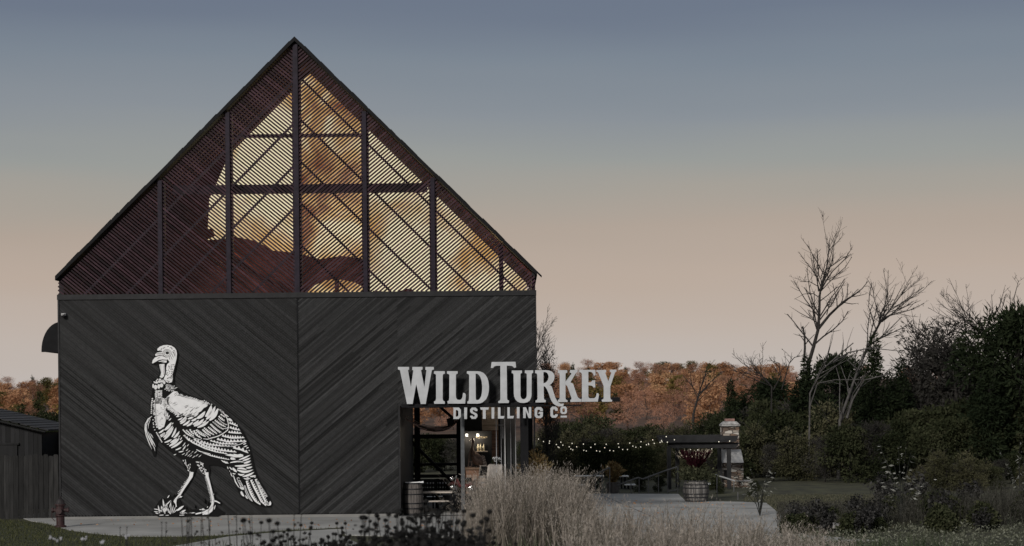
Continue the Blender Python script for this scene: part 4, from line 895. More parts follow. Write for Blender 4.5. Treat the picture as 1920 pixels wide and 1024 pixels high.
for i in range(12):
    x = xa+.1+(xb-xa-.2)*i/11; b = MB(); b.box((x-.03, Yp-.3, zr+.005), (x+.03, Yp+2.4, zr+.15)); tp(b, 'rafter', M_perg, pg)
for y in (Yp-.36, Yp+2.41):
    b = MB(); b.hexa([(xa+.1, y, zr-.01), (xb-.1, y, zr-.01), (xb-.1, y+.05, zr-.01), (xa+.1, y+.05, zr-.01)], [(xa-.02, y, zr+.24), (xb+.02, y, zr+.24), (xb+.02, y+.05, zr+.24), (xa-.02, y+.05, zr+.24)]); tp(b, 'fascia', M_perg, pg)
# stone fireplace
M_stone = bpy.data.materials.new('rubble_stone'); M_stone.use_nodes = True; n_ = M_stone.node_tree; Pn = n_.nodes['Principled BSDF']; Pn.inputs['Roughness'].default_value = .85
t_ = n_.nodes.new('ShaderNodeTexCoord'); mp_ = n_.nodes.new('ShaderNodeMapping'); mp_.inputs['Scale'].default_value = (3.6, 3.6, 9.5)
vo = n_.nodes.new('ShaderNodeTexVoronoi'); vo.inputs['Scale'].default_value = 1; vo.distance = 'CHEBYCHEV'; vo2 = n_.nodes.new('ShaderNodeTexVoronoi'); vo2.feature = 'DISTANCE_TO_EDGE'; vo2.inputs['Scale'].default_value = 1
sep = n_.nodes.new('ShaderNodeSeparateColor'); cr = n_.nodes.new('ShaderNodeValToRGB'); e = cr.color_ramp.elements
e[0].position = 0; e[0].color = (.07, .055, .045, 1); e[1].position = 1; e[1].color = (.60, .56, .50, 1); x_ = e.new(.4); x_.color = (.20, .13, .09, 1); x_ = e.new(.65); x_.color = (.30, .26, .22, 1)
g2 = n_.nodes.new('ShaderNodeValToRGB'); g2.color_ramp.elements[0].position = .03; g2.color_ramp.elements[0].color = (.05, .05, .05, 1); g2.color_ramp.elements[1].position = .09
mx = n_.nodes.new('ShaderNodeMix'); mx.data_type = 'RGBA'; mx.blend_type = 'MULTIPLY'; mx.inputs[0].default_value = 1
n_.links.new(t_.outputs['Object'], mp_.inputs[0]); n_.links.new(mp_.outputs[0], vo.inputs['Vector']); n_.links.new(mp_.outputs[0], vo2.inputs['Vector'])
n_.links.new(vo.outputs['Color'], sep.inputs[0]); n_.links.new(sep.outputs[0], cr.inputs[0]); n_.links.new(vo2.outputs['Distance'], g2.inputs[0])
n_.links.new(cr.outputs[0], mx.inputs[6]); n_.links.new(g2.outputs[0], mx.inputs[7]); n_.links.new(mx.outputs[2], Pn.inputs['Base Color'])
Yf = 19.0; fp = thing('stone_fireplace', 'outdoor fireplace with tall rubble stone chimney behind the pergola', 'fireplace', (W(1385, 900, Yf)[0], Yf, 0))
F7 = lambda x, y: W(*P7(x, y), Yf)
def fbox(x0, y0, x1, y1, d0, d1, zmin=None):
    a = F7(x0, y1); c = F7(x1, y0); return ((a[0], Yf+d0, a[2] if zmin is None else zmin), (c[0], Yf+d1, c[2]))
b = MB(); b.box(*fbox(700, 152, 858, 380, .35, 1.2)); tp(b, 'chimney', M_stone, fp)
b = MB(); b.box(*fbox(690, 133, 866, 151, .25, 1.3)); a, c = fbox(705, 104, 850, 132, .3, 1.25); b.hexa([(a[0]-.05, a[1], a[2]), (c[0]+.05, a[1], a[2]), (c[0]+.05, c[1], a[2]), (a[0]-.05, c[1], a[2])], [(a[0]+.08, a[1]+.1, c[2]), (c[0]-.06, a[1]+.1, c[2]), (c[0]-.06, c[1]-.1, c[2]), (a[0]+.08, c[1]-.1, c[2])]); tp(b, 'chimney_cap', mat('cap_stone', (.30, .29, .28), .8, .4, 7), fp)
b = MB(); b.box(*fbox(733, 78, 820, 103, .5, 1.0)); tp(b, 'flue', mat('clay_flue', (.24, .14, .12), .8, .3, 6), fp)
b = MB(); b.box(*fbox(690, 502, 890, 800, 0, 1.4, 0)); tp(b, 'firebox', M_stone, fp)
a = F7(690, 500); c = F7(893, 500); d_ = F7(775, 375); e_ = F7(875, 375); l_ = F7(700, 375)
b = MB(); b.hexa([(a[0], Yf-.04, a[2]), (c[0], Yf-.04, c[2]), (c[0], Yf+1.45, c[2]), (a[0], Yf+1.45, a[2])], [(l_[0], Yf+.33, d_[2]), (e_[0], Yf+.33, d_[2]), (e_[0], Yf+1.22, d_[2]), (l_[0], Yf+1.22, d_[2])]); tp(b, 'hood', mat('hood_slab', (.60, .59, .57), .8, .15, 3), fp)
b = MB(); b.box(*fbox(705, 570, 740, 740, -.02, .05, .3)); tp(b, 'fire_opening', M_black, fp)
b = MB(); b.box(*fbox(820, 676, 942, 800, -.5, .5, 0)); tp(b, 'hearth', M_stone, fp)
b = MB(); b.box(*fbox(812, 668, 948, 675.5, -.55, .55)); tp(b, 'ledge', mat('ledge', (.33, .32, .31), .8, .2, 4), fp)
# planters with plants
RL = leafmat('burgundy_leaf', [(.014, .005, .007), (.03, .009, .013), (.05, .014, .019)]); GL = leafmat('planter_green', [(.03, .035, .02), (.08, .085, .05), (.17, .165, .10)]); PL = leafmat('plume', [(.35, .3, .22), (.6, .52, .4)])
YL = leafmat('yellow_bronze_leaf', [(.10, .05, .03), (.28, .2, .09), (.42, .36, .2)])
def leafpart(t, name, P, size, m, asp=.5, droop=0, dirs=None):
    V, F, r_ = leaves(np.asarray(P, float), size, rng.uniform(0, 1, len(P)), asp, dirs, droop); return polymesh(name, V, F, r_, m, t)
px_, py_ = G(*P8(1200, 668)); pb = barrel('planter_barrel', 'half barrel planter with burgundy grass and pale plumes beside the handrail', px_, py_, .02, .46, .74, mat('grey_oak', (.15, .14, .13), .8, .6, 2.5, (7, 7, .5), rnd=.6), mat('dark_hoop', (.03, .03, .032), .5), 1.0, cat='planter')
P = rng.normal(size=(1500, 3))*[.30, .26, .13]+[0, 0, .92]; leafpart(pb, 'green_foliage', P, .09, GL)
N = 700; a_ = rng.uniform(0, 6.28, N); t_ = rng.uniform(.1, 1, N); D = np.stack([np.cos(a_)*.75, np.sin(a_)*.6, np.full(N, 1.)], 1); P = D*t_[:, None]*.62+[0, 0, 1.05]
leafpart(pb, 'burgundy_foliage', P, .2, RL, .16, dirs=D)
N = 40; a_ = np.linspace(0, 6.28*5, N); P = []; Dd = []
for a in a_:
    e = rng.uniform(.25, .62); 
    for q in range(7): P.append((math.cos(a)*e*(1+q*.05), math.sin(a)*e*.8, 1.52+q*.035+.1*math.cos(e*3))); Dd.append((math.cos(a)*.4, 0, 1))
leafpart(pb, 'plumes', P, .06, PL, .4, dirs=np.array(Dd))
def pot_plant(label, u, vtop, Y, h, w, mats, base_r=.28):
    x = W(u, vtop, Y)[0]; t = thing('potted_plant', label, 'plant', (x, Y, .02)); b = MB(); b.lathe((x, Y, .02), [(base_r*.8, 0), (base_r, .4), (base_r*1.05, .42), (base_r*.95, .43)], 14); tp(b, 'pot', M_oak, t)
    P = []; D = []
    for k in range(90):
        a = rng.uniform(0, 6.28); e = rng.uniform(.1, 1)
        for q in range(12): s_ = q/11; P.append((math.cos(a)*w*e*s_, math.sin(a)*w*e*s_, .4+(h-.4)*(s_**.8)*(1.05-e*.45))); D.append((math.cos(a)*e, math.sin(a)*e, .6-e*.3))
    leafpart(t, 'foliage', P, .15, mats, .34, dirs=np.array(D))
    return t
pot_plant('tall bronze and yellow leaved plant beside the black corner column', 1004, 850, 3.0, 1.95, .55, YL, .3)
pot_plant('low yellow leaved potted plant between the two front handrails', 1149, 880, 14, 1.15, .45, YL)
# tables with bright tops
def longtable(label, u0, u1, v, Y, h=.75):
    a, c = W(u0, v, Y), W(u1, v, Y); x0, x1 = a[0], c[0]; t = thing('patio_table', label, 'table', ((x0+x1)/2, Y, .02)); h = a[2]
    b = MB(); b.box((x0, Y-.35, h-.04), (x1, Y+.35, h)); tp(b, 'tabletop', mat('white_tabletop', (.62, .62, .6), .4, .1, 3), t)
    for x in (x0+.15, x1-.15): b = MB(); b.box((x-.03, Y-.3, .02), (x+.03, Y+.3, h-.041)); tp(b, 'leg', M_black, t)
longtable('long white topped patio table left of the low potted plant', 1069, 1132, 892, 18.5); longtable('white topped patio table right of the low potted plant', 1158, 1178, 892, 18.6)
longtable('small white topped low table near the grass plumes', 1078, 1097, 908.5, 18.0); longtable('small white topped low table between the handrails', 1171, 1191, 908, 18.0)
longtable('dark edged narrow table behind the planter barrel', 1325, 1341, 906.5, 17.0)
# handrails
M_rail = mat('handrail_steel', (.14, .14, .14), .5, .2, 6, metal=.5); M_railb = mat('bright_handrail', (.4, .4, .4), .35, metal=.4)
def handrail(label, top, posts, Y, m=M_rail, low=None, thick=.03):
    t = thing('handrail', label, 'handrail', W(*P8(*posts[-1][:2]), Y)); 
    b = MB(); b.tube([W(*P8(*p), Y) for p in top], thick, 6); tp(b, 'top_rail', m, t)
    for x, y, yb in posts: b = MB(); b.tube([W(*P8(x, y), Y), W(*P8(x, yb), Y)], .019, 6); tp(b, 'post', M_rail, t)
    if low: b = MB(); b.tube([W(*P8(*p), Y) for p in low], .02, 6); tp(b, 'lower_rail', m, t)
handrail('short sloping black handrail left of the low potted plant', [(400, 515), (420, 525), (505, 478), (603, 431)], [(420, 525, 612), (462, 502, 612), (505, 478, 612), (550, 455, 612), (603, 431, 612)], 13.5)
handrail('long sloping black handrail ending left of the planter barrel', [(655, 553), (800, 501), (832, 511), (1000, 449), (1070, 426)], [(750, 520, 612), (806, 503, 612), (870, 497, 612), (940, 470, 612), (1005, 447, 612), (1074, 428, 612)], 13.8, M_rail, [(1000, 598), (1066, 585)])
handrail('bright topped handrail descending right of the planter barrel', [(1330, 482), (1400, 502), (1470, 525)], [(1345, 487, 702), (1462, 522, 600), (1490, 600, 750)], 8.5, M_railb, [(1362, 668), (1480, 714)], .03)
# string lights
SP = lambda p: (1000+p[0]/3.939, 600+p[1]/3.939)
strings = [[(10,876),(38,880),(120,895),(203,903),(286,912),(370,917),(455,918),(538,918),(627,914),(712,909),(795,899),(882,886),(982,862)],
 [(10,890),(75,898),(118,910),(170,920),(218,925),(265,937),(320,937),(425,941),(527,944),(632,940),(735,932),(835,922),(893,912),(936,904),(990,903)],
 [(110,905),(183,938),(277,953),(373,963),(467,967),(565,964),(660,957),(757,940),(850,912),(947,890),(1042,885)],
 [(120,915),(190,943),(291,960),(391,968),(491,971),(592,967),(695,957),(793,938),(852,920),(950,900),(1160,958),(1215,960),(1318,952),(1370,900),(1450,895)]]
M_bulb = mat('lit_bulb', (.9, .85, .7), .3, emit=(1, .92, .75), es=.8); names = ('highest', 'second highest', 'third', 'lowest')
bulb_me = None
for i, st in enumerate(strings):
    Y = 10+i*1.6; t = thing('string_light', 'string of small lit bulbs running to the pergola, %s of the four' % names[i], 'string lights', W(*SP(st[0]), Y), 'strings of bulbs between the barn and the pergola')
    b = MB(); b.tube([Vector(W(*SP(p), Y))+Vector((0, 0, .05)) for p in st], .006, 4); tp(b, 'cord', M_black, t)
    for p in st[1:]:
        if bulb_me is None: bb = MB(); bb.ball((0, 0, 0), .017, 8, (1, 1, 1.2)); o = bb.build('bulb', M_bulb, None, True); bulb_me = o.data
        else: o = link('bulb', bulb_me)
        o.parent = t; o.location = Vector(W(*SP(p), Y))-t.location

# ------------------------------------------------------------------ vegetation makers
M_bark = mat('bark', (.026, .023, .021), .9, .5, 6, (3, 3, .6)); M_barkp = mat('pale_bark', (.075, .07, .066), .9, .5, 6, (3, 3, .6)); M_barkh = mat('far_bark', (.12, .09, .075), .9, .4, 3)
def branchy(b, path, r0, r1, depth, rnd_, twig=.9, up=.35, dens=1.0):
    """a limb along path with side shoots in the same mesh"""
    P = [Vector(p) for p in path]; n = len(P); rad = [r0+(r1-r0)*i/(n-1) for i in range(n)]
    b.tube(P, [r*.62 if r > .03 else r*.8 for r in rad], 6 if r0 > .05 else 4, cap=False)
    if depth <= 0: return
    T = sum((P[i+1]-P[i]).length for i in range(n-1)); cnt = int(T*dens*(2.9 if depth < 2 else 1.9))+1
    for k in range(cnt):
        f = rnd_.uniform(.22, 1.0); q = f*(n-1); i = min(n-2, int(q)); o = P[i].lerp(P[i+1], q-i); d = (P[i+1]-P[i]).normalized()
        s = Vector((rnd_.gauss(0, 1), rnd_.gauss(0, 1), rnd_.gauss(0, .6))); s = (s-d*s.dot(d)).normalized()
        L = T*rnd_.uniform(.22, .5)*(1.15-f*.85)*twig; L = min(L, 2.6); dd = (d*.75+s*.75+Vector((0, 0, up*.5))).normalized(); pts = [o]; m = 4
        for j in range(m):
            dd = (dd+Vector((rnd_.gauss(0, .16), rnd_.gauss(0, .16), up*.16))).normalized(); pts.append(pts[-1]+dd*L/m)
        rr = max(.009, (r0+(r1-r0)*f)*.5); branchy(b, pts, rr, max(.006, rr*.35), depth-1, rnd_, twig, up, dens*1.15)
T2 = lambda x, y: (1400+x/3.2, 400+y/3.2)
def bare_tree(label, limbs, Y, m, seed, dens=1.0, cat='tree', group=None, depth=3):
    rnd_ = random.Random(seed); u, v = T2(*limbs[0][0][0]); x = W(u, v, Y)[0]; t = thing('bare_tree', label, cat, (x, Y, terr(x, Y)), group)
    for i, (pts, r0, r1) in enumerate(limbs):
        P = []; pts = [(p[0], p[1]+max(0, 900-p[1])*.06) for p in pts]
        
        for j, p in enumerate(pts): w = W(*T2(*p), Y); f = j/(len(pts)-1); P.append(Vector((w[0], Y+(rnd_.uniform(-1, 1)*f*1.2 if i else 0)*(1 if j else 0), w[2])))
        if i == 0: P.insert(0, Vector((P[0].x-.1, Y, terr(x, Y)-.1)))
        b = MB(); branchy(b, P, r0, r1, depth if i else depth-1, rnd_, 1.0, .35, dens); o = b.build('trunk' if i == 0 else 'branch', m, None, True, origin=tuple(t.location)); o.location = (0, 0, 0); o.parent = t
    return t
bare_tree('tall bare forked tree rising highest above the dark right thicket', [
 ([(372, 900), (400, 800), (430, 680), (436, 560), (438, 470), (448, 400), (480, 290), (492, 180), (500, 100)], .19, .02),
 ([(430, 680), (500, 590), (575, 510), (640, 465), (690, 425), (740, 370)], .13, .018),
 ([(446, 430), (480, 370), (520, 310), (580, 240), (612, 170)], .08, .012),
 ([(432, 440), (427, 350), (405, 260), (382, 195)], .06, .01), ([(345, 890), (352, 800), (345, 720), (339, 665)], .11, .07),
 ([(422, 640), (380, 610), (330, 580), (270, 545)], .045, .01), ([(436, 480), (400, 455), (350, 455), (290, 490)], .04, .008), ([(430, 410), (380, 380), (330, 375), (285, 350)], .035, .008),
 ([(438, 505), (480, 470), (530, 420), (600, 400)], .05, .01), ([(480, 300), (530, 265), (590, 220), (630, 205)], .05, .01), ([(480, 590), (490, 520), (520, 470)], .04, .01), ([(575, 510), (630, 520), (680, 515)], .04, .008)], 43, M_bark, 3, 1.0)
bare_tree('leaning bare tree right of the tallest bare tree', [
 ([(640, 1000), (700, 860), (750, 740), (800, 640), (840, 585), (880, 530), (930, 460), (975, 390)], .16, .02),
 ([(810, 635), (860, 595), (930, 575), (1000, 555), (1040, 525)], .07, .012), ([(790, 660), (810, 580), (850, 500), (880, 400)], .06, .01), ([(870, 540), (900, 470), (920, 390)], .04, .01)], 42, M_bark, 11, 1.1)
bare_tree('slanting bare tree behind the dark conifer at the right edge', [
 ([(1560, 900), (1490, 800), (1420, 715), (1340, 650), (1290, 600), (1235, 555)], .1, .012), ([(1420, 715), (1470, 620), (1500, 540), (1525, 430)], .06, .01), ([(1600, 800), (1620, 620), (1630, 480), (1640, 370)], .08, .012), ([(1440, 740), (1400, 650), (1340, 570)], .04, .01)], 26, M_bark, 5, 1.2)
bare_tree('low bare twiggy tree left of the right thicket', [
 ([(150, 1040), (110, 990), (60, 950), (20, 905)], .08, .012), ([(160, 1060), (200, 980), (190, 900), (150, 880)], .06, .01), ([(210, 1060), (260, 900), (300, 860), (340, 850)], .05, .01)], 34, M_bark, 6, 1.5, depth=3)
bare_tree('fallen pale limb lying across the top of the right thicket', [
 ([(380, 1080), (450, 940), (560, 840), (640, 770)], .08, .03), ([(520, 890), (620, 830), (750, 800), (940, 825)], .06, .015)], 27, M_barkp, 8, .5, depth=2)
bare_tree('pale double trunked tree in the middle of the right thicket', [
 ([(560, 1240), (600, 1130), (660, 960), (700, 860)], .13, .07), ([(600, 1230), (640, 1120), (720, 1000), (880, 960)], .1, .03), ([(380, 1160), (420, 1020), (520, 1000), (700, 1000)], .05, .02)], 26, M_barkp, 9, .6, depth=2)
bare_tree('small bare tree standing dark against the orange hillside', [
 ([(-320, 1560 - 350), (-300, 1130), (-280, 1060), (-250, 970), (-240, 920)], .15, .02), ([(-290, 1090), (-240, 1040), (-190, 990), (-160, 950)], .08, .012), ([(-295, 1110), (-330, 1030), (-350, 960)], .06, .012)], 60, M_bark, 12, .8)
bare_tree('bare twiggy tree just behind the right corner of the barn', [
 ([(-1270, 1000), (-1262, 860), (-1248, 760), (-1240, 700)], .07, .012), ([(-1265, 900), (-1215, 840), (-1180, 800)], .04, .01), ([(-1262, 830), (-1225, 760), (-1222, 700)], .03, .01)], 25, M_barkp, 14, 1.5)
bare_tree('bare tree against the hillside between the sign and the corner column', [
 ([(-1210, 1340), (-1180, 1240), (-1100, 1190), (-1020, 1150)], .07, .02), ([(-1200, 1300), (-1230, 1200), (-1240, 1120)], .05, .01), ([(-1140, 1210), (-1050, 1210), (-980, 1240)], .04, .01)], 40, M_bark, 15, 1.2)

DK = leafmat('dark_shrub_leaf', [(.010, .013, .008), (.022, .027, .014), (.045, .05, .026), (.085, .085, .05)], .2, .3)
CD_ = leafmat('cedar_leaf', [(.006, .010, .006), (.016, .022, .012), (.032, .040, .02)], .1, .25)
GY = leafmat('grey_twig_leaf', [(.02, .02, .018), (.045, .043, .038), (.09, .085, .075)], .2, .3)
AU = leafmat('autumn_leaf', [(.07, .035, .018), (.28, .13, .06), (.46, .25, .14), (.54, .32, .18), (.55, .36, .18)], .3, .5)
RU = leafmat('russet_twigs', [(.14, .075, .055), (.42, .22, .145), (.66, .38, .26)], .3, .45)
OL = leafmat('olive_leaf', [(.05, .05, .02), (.14, .11, .04), (.30, .21, .06)], .3, .55)
EG = leafmat('evergreen_leaf', [(.02, .025, .012), (.045, .05, .022), (.08, .075, .03)], .2, .45)
def tree_proto(kind, name, label, cat, H, Wd, leafm, nleaf, lsize, barkm, blobs=16, trunk=.25, asp=.55, conic=False, group=None, twigs=0):
    t = thing(name, label, cat, (0, -500, 0), group); t.location = (0, 0, 0)
    B = []
    for k in range(blobs):
        if conic: q = (k+.5)/blobs; rr = Wd/2*(1-q)**.8*rng.uniform(.35, .8); a = rng.uniform(0, 6.28); B.append((math.cos(a)*rr*.7, math.sin(a)*rr*.7, H*(trunk*.5+q*(1-trunk*.5)), Wd*.22*(1.2-q), Wd*.22*(1.2-q), H*.09))
        else:
            a = rng.uniform(0, 6.28); e = rng.uniform(0, 1)**.6; q = rng.uniform(trunk, .92); sp = math.sin(math.pi*(.12+.8*q))
            r_ = Wd*rng.uniform(.13, .24); B.append((math.cos(a)*e*Wd*.36*sp, math.sin(a)*e*Wd*.36*sp, H*q, r_, r_, r_*.85))
    P, sh_, d = crownpts(B, nleaf); V, F, r_ = leaves(P, lsize, sh_, asp, dirs=d*.6)
    polymesh('crown', V, F, r_, leafm, t); t['top'] = float(np.percentile(V[:, 2], 98.5))
    b = MB(); rnd_ = random.Random(nleaf); tr = [(0, 0, -.3), (rnd_.uniform(-.1, .1)*H*.3, 0, H*.35), (rnd_.uniform(-.05, .05)*H, .0, H*.8)]
    b.tube(tr, [H*.02, H*.014, H*.004], 6)
    for bl in B[::2]:
        z0 = min(H*.6, bl[2]*.65); b.tube([(0, 0, z0), (bl[0]*.5, bl[1]*.5, (z0+bl[2])/2+.1), (bl[0], bl[1], bl[2])], [H*.009, H*.006, H*.002], 4)
    for k in range(twigs):
        bl = B[k % len(B)]; a = rnd_.uniform(0, 6.28); o = Vector(bl[:3]); e = o+Vector((math.cos(a)*bl[3]*1.2, math.sin(a)*bl[3]*1.2, bl[5]*rnd_.uniform(.2, 1.7))); b.tube([o, o.lerp(e, .5)+Vector((0, 0, .05)), e], [.02, .014, .006], 3)
    tp(b, 'trunk', barkm, t, True); return t
hill_grp = 'autumn trees on the far hillside'
hp = [tree_proto(0, 'autumn_tree', 'rusty orange round crowned tree on the far hillside', 'tree', 8.5, 8, AU, 2200, .45, M_barkh, 11, .2, group=hill_grp),
      tree_proto(0, 'autumn_tree', 'rusty orange round crowned tree on the far hillside', 'tree', 9.5, 7, AU, 2200, .42, M_barkh, 12, .2, group=hill_grp),
      tree_proto(0, 'leafless_tree', 'pinkish brown nearly leafless tree on the far hillside', 'tree', 8.5, 7.5, RU, 2600, .42, M_barkh, 12, .25, .12, group='nearly leafless trees on the far hillside', twigs=40),
      tree_proto(0, 'olive_tree', 'olive gold leafy tree on the far hillside', 'tree', 9, 7.5, OL, 1400, .55, M_barkh, 16, .18, group='olive gold trees on the far hillside'),
      tree_proto(0, 'evergreen_tree', 'small dark conifer tree on the far hillside', 'tree', 8.5, 5, EG, 1300, .5, M_barkh, 16, .1, conic=True, group='dark conifers on the far hillside'),
      tree_proto(0, 'leafless_tree', 'pinkish brown nearly leafless tree on the far hillside', 'tree', 7.5, 8, RU, 2600, .42, M_barkh, 13, .2, .14, group='nearly leafless trees on the far hillside', twigs=40)]
used = set(); hill_last = [None]
def put(*a, **kw): hill_last[0] = put_(*a, **kw); return hill_last[0]
def put_(protos, k, x, y, sc, label=None, z=None):
    o = protos[k]; z = terr(x, y) if z is None else z; rz = random.uniform(0, 6.28)
    if id(protos) not in [u[0] for u in used if u[1] == k]:
        used.add((id(protos), k)); o.location = (x, y, z); o.rotation_euler = (0, 0, rz); o.scale = sc if hasattr(sc, '__len__') else (sc,)*3
        if label: o['label'] = label
        return o
    return copy_tree(o, (x, y, z), rz, sc, label)
def hillrow(u0, u1, y, sp, hs, wts):
    k = (y+CD)/FPX; u = u0+random.uniform(0, sp)/k
    where = 'left of the barn' if u1 < 200 else 'seen through the porch opening' if u1 < 900 else 'behind the lettering and patio' if u1 < 1550 else 'behind the right thicket'
    while u < u1:
        x = (u-PX)*k; h_ = hs*random.uniform(.6, 1.08); put(hp, random.choices(range(6), wts)[0], x, y+random.uniform(-6, 6), (h_*1.35, h_*1.35, h_))
        kd = hill_last[0]; kd['label'] = kd['label'].split(' on the far')[0]+' on the far hillside '+where; kd['group'] = kd['label'].replace(' tree ', ' trees '); u += sp*random.uniform(.75, 1.2)/k
for y, sp, hs in ((735, 8.5, .9), (690, 8, .8), (640, 7.5, .8), (580, 7, .8), (520, 6.6, .8), (465, 6.3, .8), (415, 6, .8), (370, 6, .8), (330, 5.8, .8), (290, 5.8, .78), (250, 5.8, .72), (215, 5.8, .66)):
    far = y > 600; w = (2, 2, 3, 2, 3, 2) if far else (4, 3, 4.5, 2.2, 1.6, 4)
    hillrow(900, 1500, y, sp, hs, w); hillrow(-30, 130, y, sp, hs, (4, 3, 2, 3, 2, 1)); hillrow(745, 880, y, sp*1.2, hs, w)
hillrow(1010, 1140, 240, 5, 1.0, (1, 1, .5, 4, 1, .5)); hillrow(1560, 2250, 620, 13, 1, (1, 1, 2, 1, 2, 2)); hillrow(-30, 130, 150, 6, .72, (3, 2, 2, 3, 3, 1))

# near thicket
ds = [tree_proto(0, 'shrub', 'dark green dense shrub in the thicket', 'shrub', 3.2, 3.6, DK, 5200, .16, M_bark, 20, .1, group='dense dark shrubs of the thicket behind the patio'),
      tree_proto(0, 'shrub', 'dark green dense shrub in the thicket', 'shrub', 3.0, 3.2, DK, 4800, .14, M_bark, 18, .05, group='dense dark shrubs of the thicket behind the patio'),
      tree_proto(0, 'twiggy_shrub', 'grey twiggy half bare shrub in the thicket', 'shrub', 3.4, 3.4, GY, 3600, .17, M_bark, 20, .15, .2, group='grey twiggy shrubs of the thicket', twigs=90),
      tree_proto(0, 'olive_shrub', 'olive shrub in the thicket', 'shrub', 2.8, 3.4, leafmat('olive_shrub_leaf', [(.02, .022, .012), (.055, .055, .03), (.10, .095, .055), (.15, .14, .09)], .2, .3), 5200, .12, M_bark, 13, .05, group='olive shrubs of the thicket', twigs=50)]
def region(o, u, c, k):
    where = 'seen through the porch opening' if 740 < u < 900 else 'behind the shed left of the barn' if u < 200 else 'behind the string lights' if u < 1270 else 'around the stone chimney' if u < 1430 else 'below the tall bare trees' if u < 1680 else 'at the far right behind the right bed'
    kind = ('dense dark green broad', 'dense dark green narrow', 'grey twiggy half bare', 'pale olive leaved')[k]
    o['label'] = '%s shrub %s' % (kind, where); o['group'] = '%s shrubs %s' % (kind, where)
def veg(u, v_top, Y, H0, k, wfac=1.0, protos=ds):
    x, _, zt_ = W(u, v_top, Y); h = max(.8, zt_-terr(x, Y)); o = put(protos, k, x, Y, h/protos[k]['top']); region(o, u, protos[k]['category'], k); return o
rs = random.Random(5)
tops = lambda u: np.interp(u, [985, 1020, 1100, 1180, 1260, 1330, 1400, 1440, 1500, 1560, 1640, 1700, 1760, 1850, 1930, 2000], [830, 812, 800, 812, 815, 800, 778, 762, 755, 752, 745, 748, 742, 730, 700, 690])
for layer, (Y, off, sp) in enumerate(((46, -4, 34), (40, 8, 36), (34, 20, 38), (29, 36, 42), (24, 62, 46))):
    u = 985 if layer < 3 else (1010 if layer == 3 else 1450)
    while u < 2200:
        h0 = rs.uniform(-24, 16)*(1 if u > 1380 else .6); k = rs.choices((0, 1, 2, 3), (4, 3, 2, 3 if layer else 1))[0]; veg(u, tops(u)+off+h0, Y+rs.uniform(-2, 2), 0, k); u += sp*rs.uniform(.7, 1.15)
for u in range(745, 880, 22): veg(u+rs.uniform(-5, 5), 823+rs.uniform(-6, 8), 42+rs.uniform(-3, 3), 3.1, rs.choice((0, 1, 2)))
for u in range(-10, 115, 30): veg(u, 778+rs.uniform(-8, 12), 46, 3.1, rs.choice((0, 1)))
for i in range(16): veg(rs.uniform(1700, 1960), rs.uniform(850, 885), rs.uniform(13, 20), 0, rs.choice((0, 2, 3, 3)))
# conifers and taller trees with labels of their own
cd = [tree_proto(0, 'cedar', 'dark cedar', 'tree', 6, 3.4, CD_, 9000, .2, M_bark, 26, .1, .3, conic=True), tree_proto(0, 'cedar', 'dark cedar', 'tree', 5, 4.2, CD_, 9000, .2, M_bark, 26, .1, .3)]
gt = [tree_proto(0, 'twiggy_tree', 'grey tree', 'tree', 6, 5, GY, 5200, .2, M_bark, 26, .2, .25, twigs=220)]
def big(protos, k, u, v, Y, H0, label): x, _, zt_ = W(u, v, Y); return put(protos, k, x, Y, (zt_-terr(x, Y))/protos[k]['top'], label)
big(cd, 0, 1640, 655, 29, 6.0, 'dark conifer growing at the foot of the leaning bare tree')
big(cd, 1, 1565, 672, 32, 4.9, 'dark spreading evergreen right of the tall bare trunk')
big(cd, 0, 1510, 690, 33, 6.0, 'slim dark conifer just left of the tall bare trunk')
big(cd, 1, 1905, 585, 25, 4.8, 'broad dark evergreen filling the right edge of the picture')
big(cd, 0, 1860, 640, 24, 6.0, 'narrow dark conifer left of the broad evergreen at the right edge')
big(cd, 0, 1372, 728, 40, 6.0, 'small dark conifer above the stone chimney')
big(cd, 1, 1440, 715, 42, 4.9, 'dark evergreen mass left of the bare trees')
big(cd, 0, 1690, 700, 30, 6.0, 'low dark conifer right of the leaning bare tree')
big(gt, 0, 1730, 622, 33, 5.8, 'rounded twiggy grey tree with sparse leaves left of the right conifers')
big(gt, 0, 1790, 612, 31, 5.8, 'rounded twiggy grey tree tallest between the bare trees and right conifers')
big(gt, 0, 1835, 650, 33, 5.8, 'twiggy grey tree half hidden by the right conifers')
big(gt, 0, 1600, 700, 36, 5.8, 'grey twiggy tree behind the spreading evergreen')
big(gt, 0, 1022, 618, 20, 6.0, 'slim sparse leaved tree showing beside the right barn corner').scale = (.32, .32, 1.0)
# ------------------------------------------------------------------ lawns
M_grassb = leafmat('lawn_blade', [(.03, .035, .014), (.07, .075, .032), (.12, .12, .06)], .2, 0)
def blades(P, h, w, lean=.35, segs=1):
    N = len(P); a = rng.uniform(0, 6.28, N); hh = h*rng.uniform(.5, 1.3, N); l = rng.normal(size=(N, 2))*lean
    s = np.stack([np.cos(a), np.sin(a), np.zeros(N)], 1)*w/2; tip = P+np.stack([l[:, 0]*hh, l[:, 1]*hh, hh], 1)
    V = np.stack([P-s, P+s, tip], 1).reshape(-1, 3); F = np.arange(N*3).reshape(-1, 3); return V, F, rng.uniform(0, 1, N)
def scatter_poly(pts, n):
    A = np.array(pts); lo, hi = A.min(0), A.max(0); out_ = []
    while len(out_) < n:
        p = rng.uniform(lo, hi)
        if inside(p, pts): out_.append(p)
    return np.array(out_)
lawnL = [(-26, 2.3), (-16.2, .5)]+left[1:]+[G(428, 1007.5), G(300, 1030), (-9, -19), (-20, -19), (-26, -10)]
sheet('lawn', lawnL, .008, mat('turf', (.035, .038, .018), .95, .5, 5))
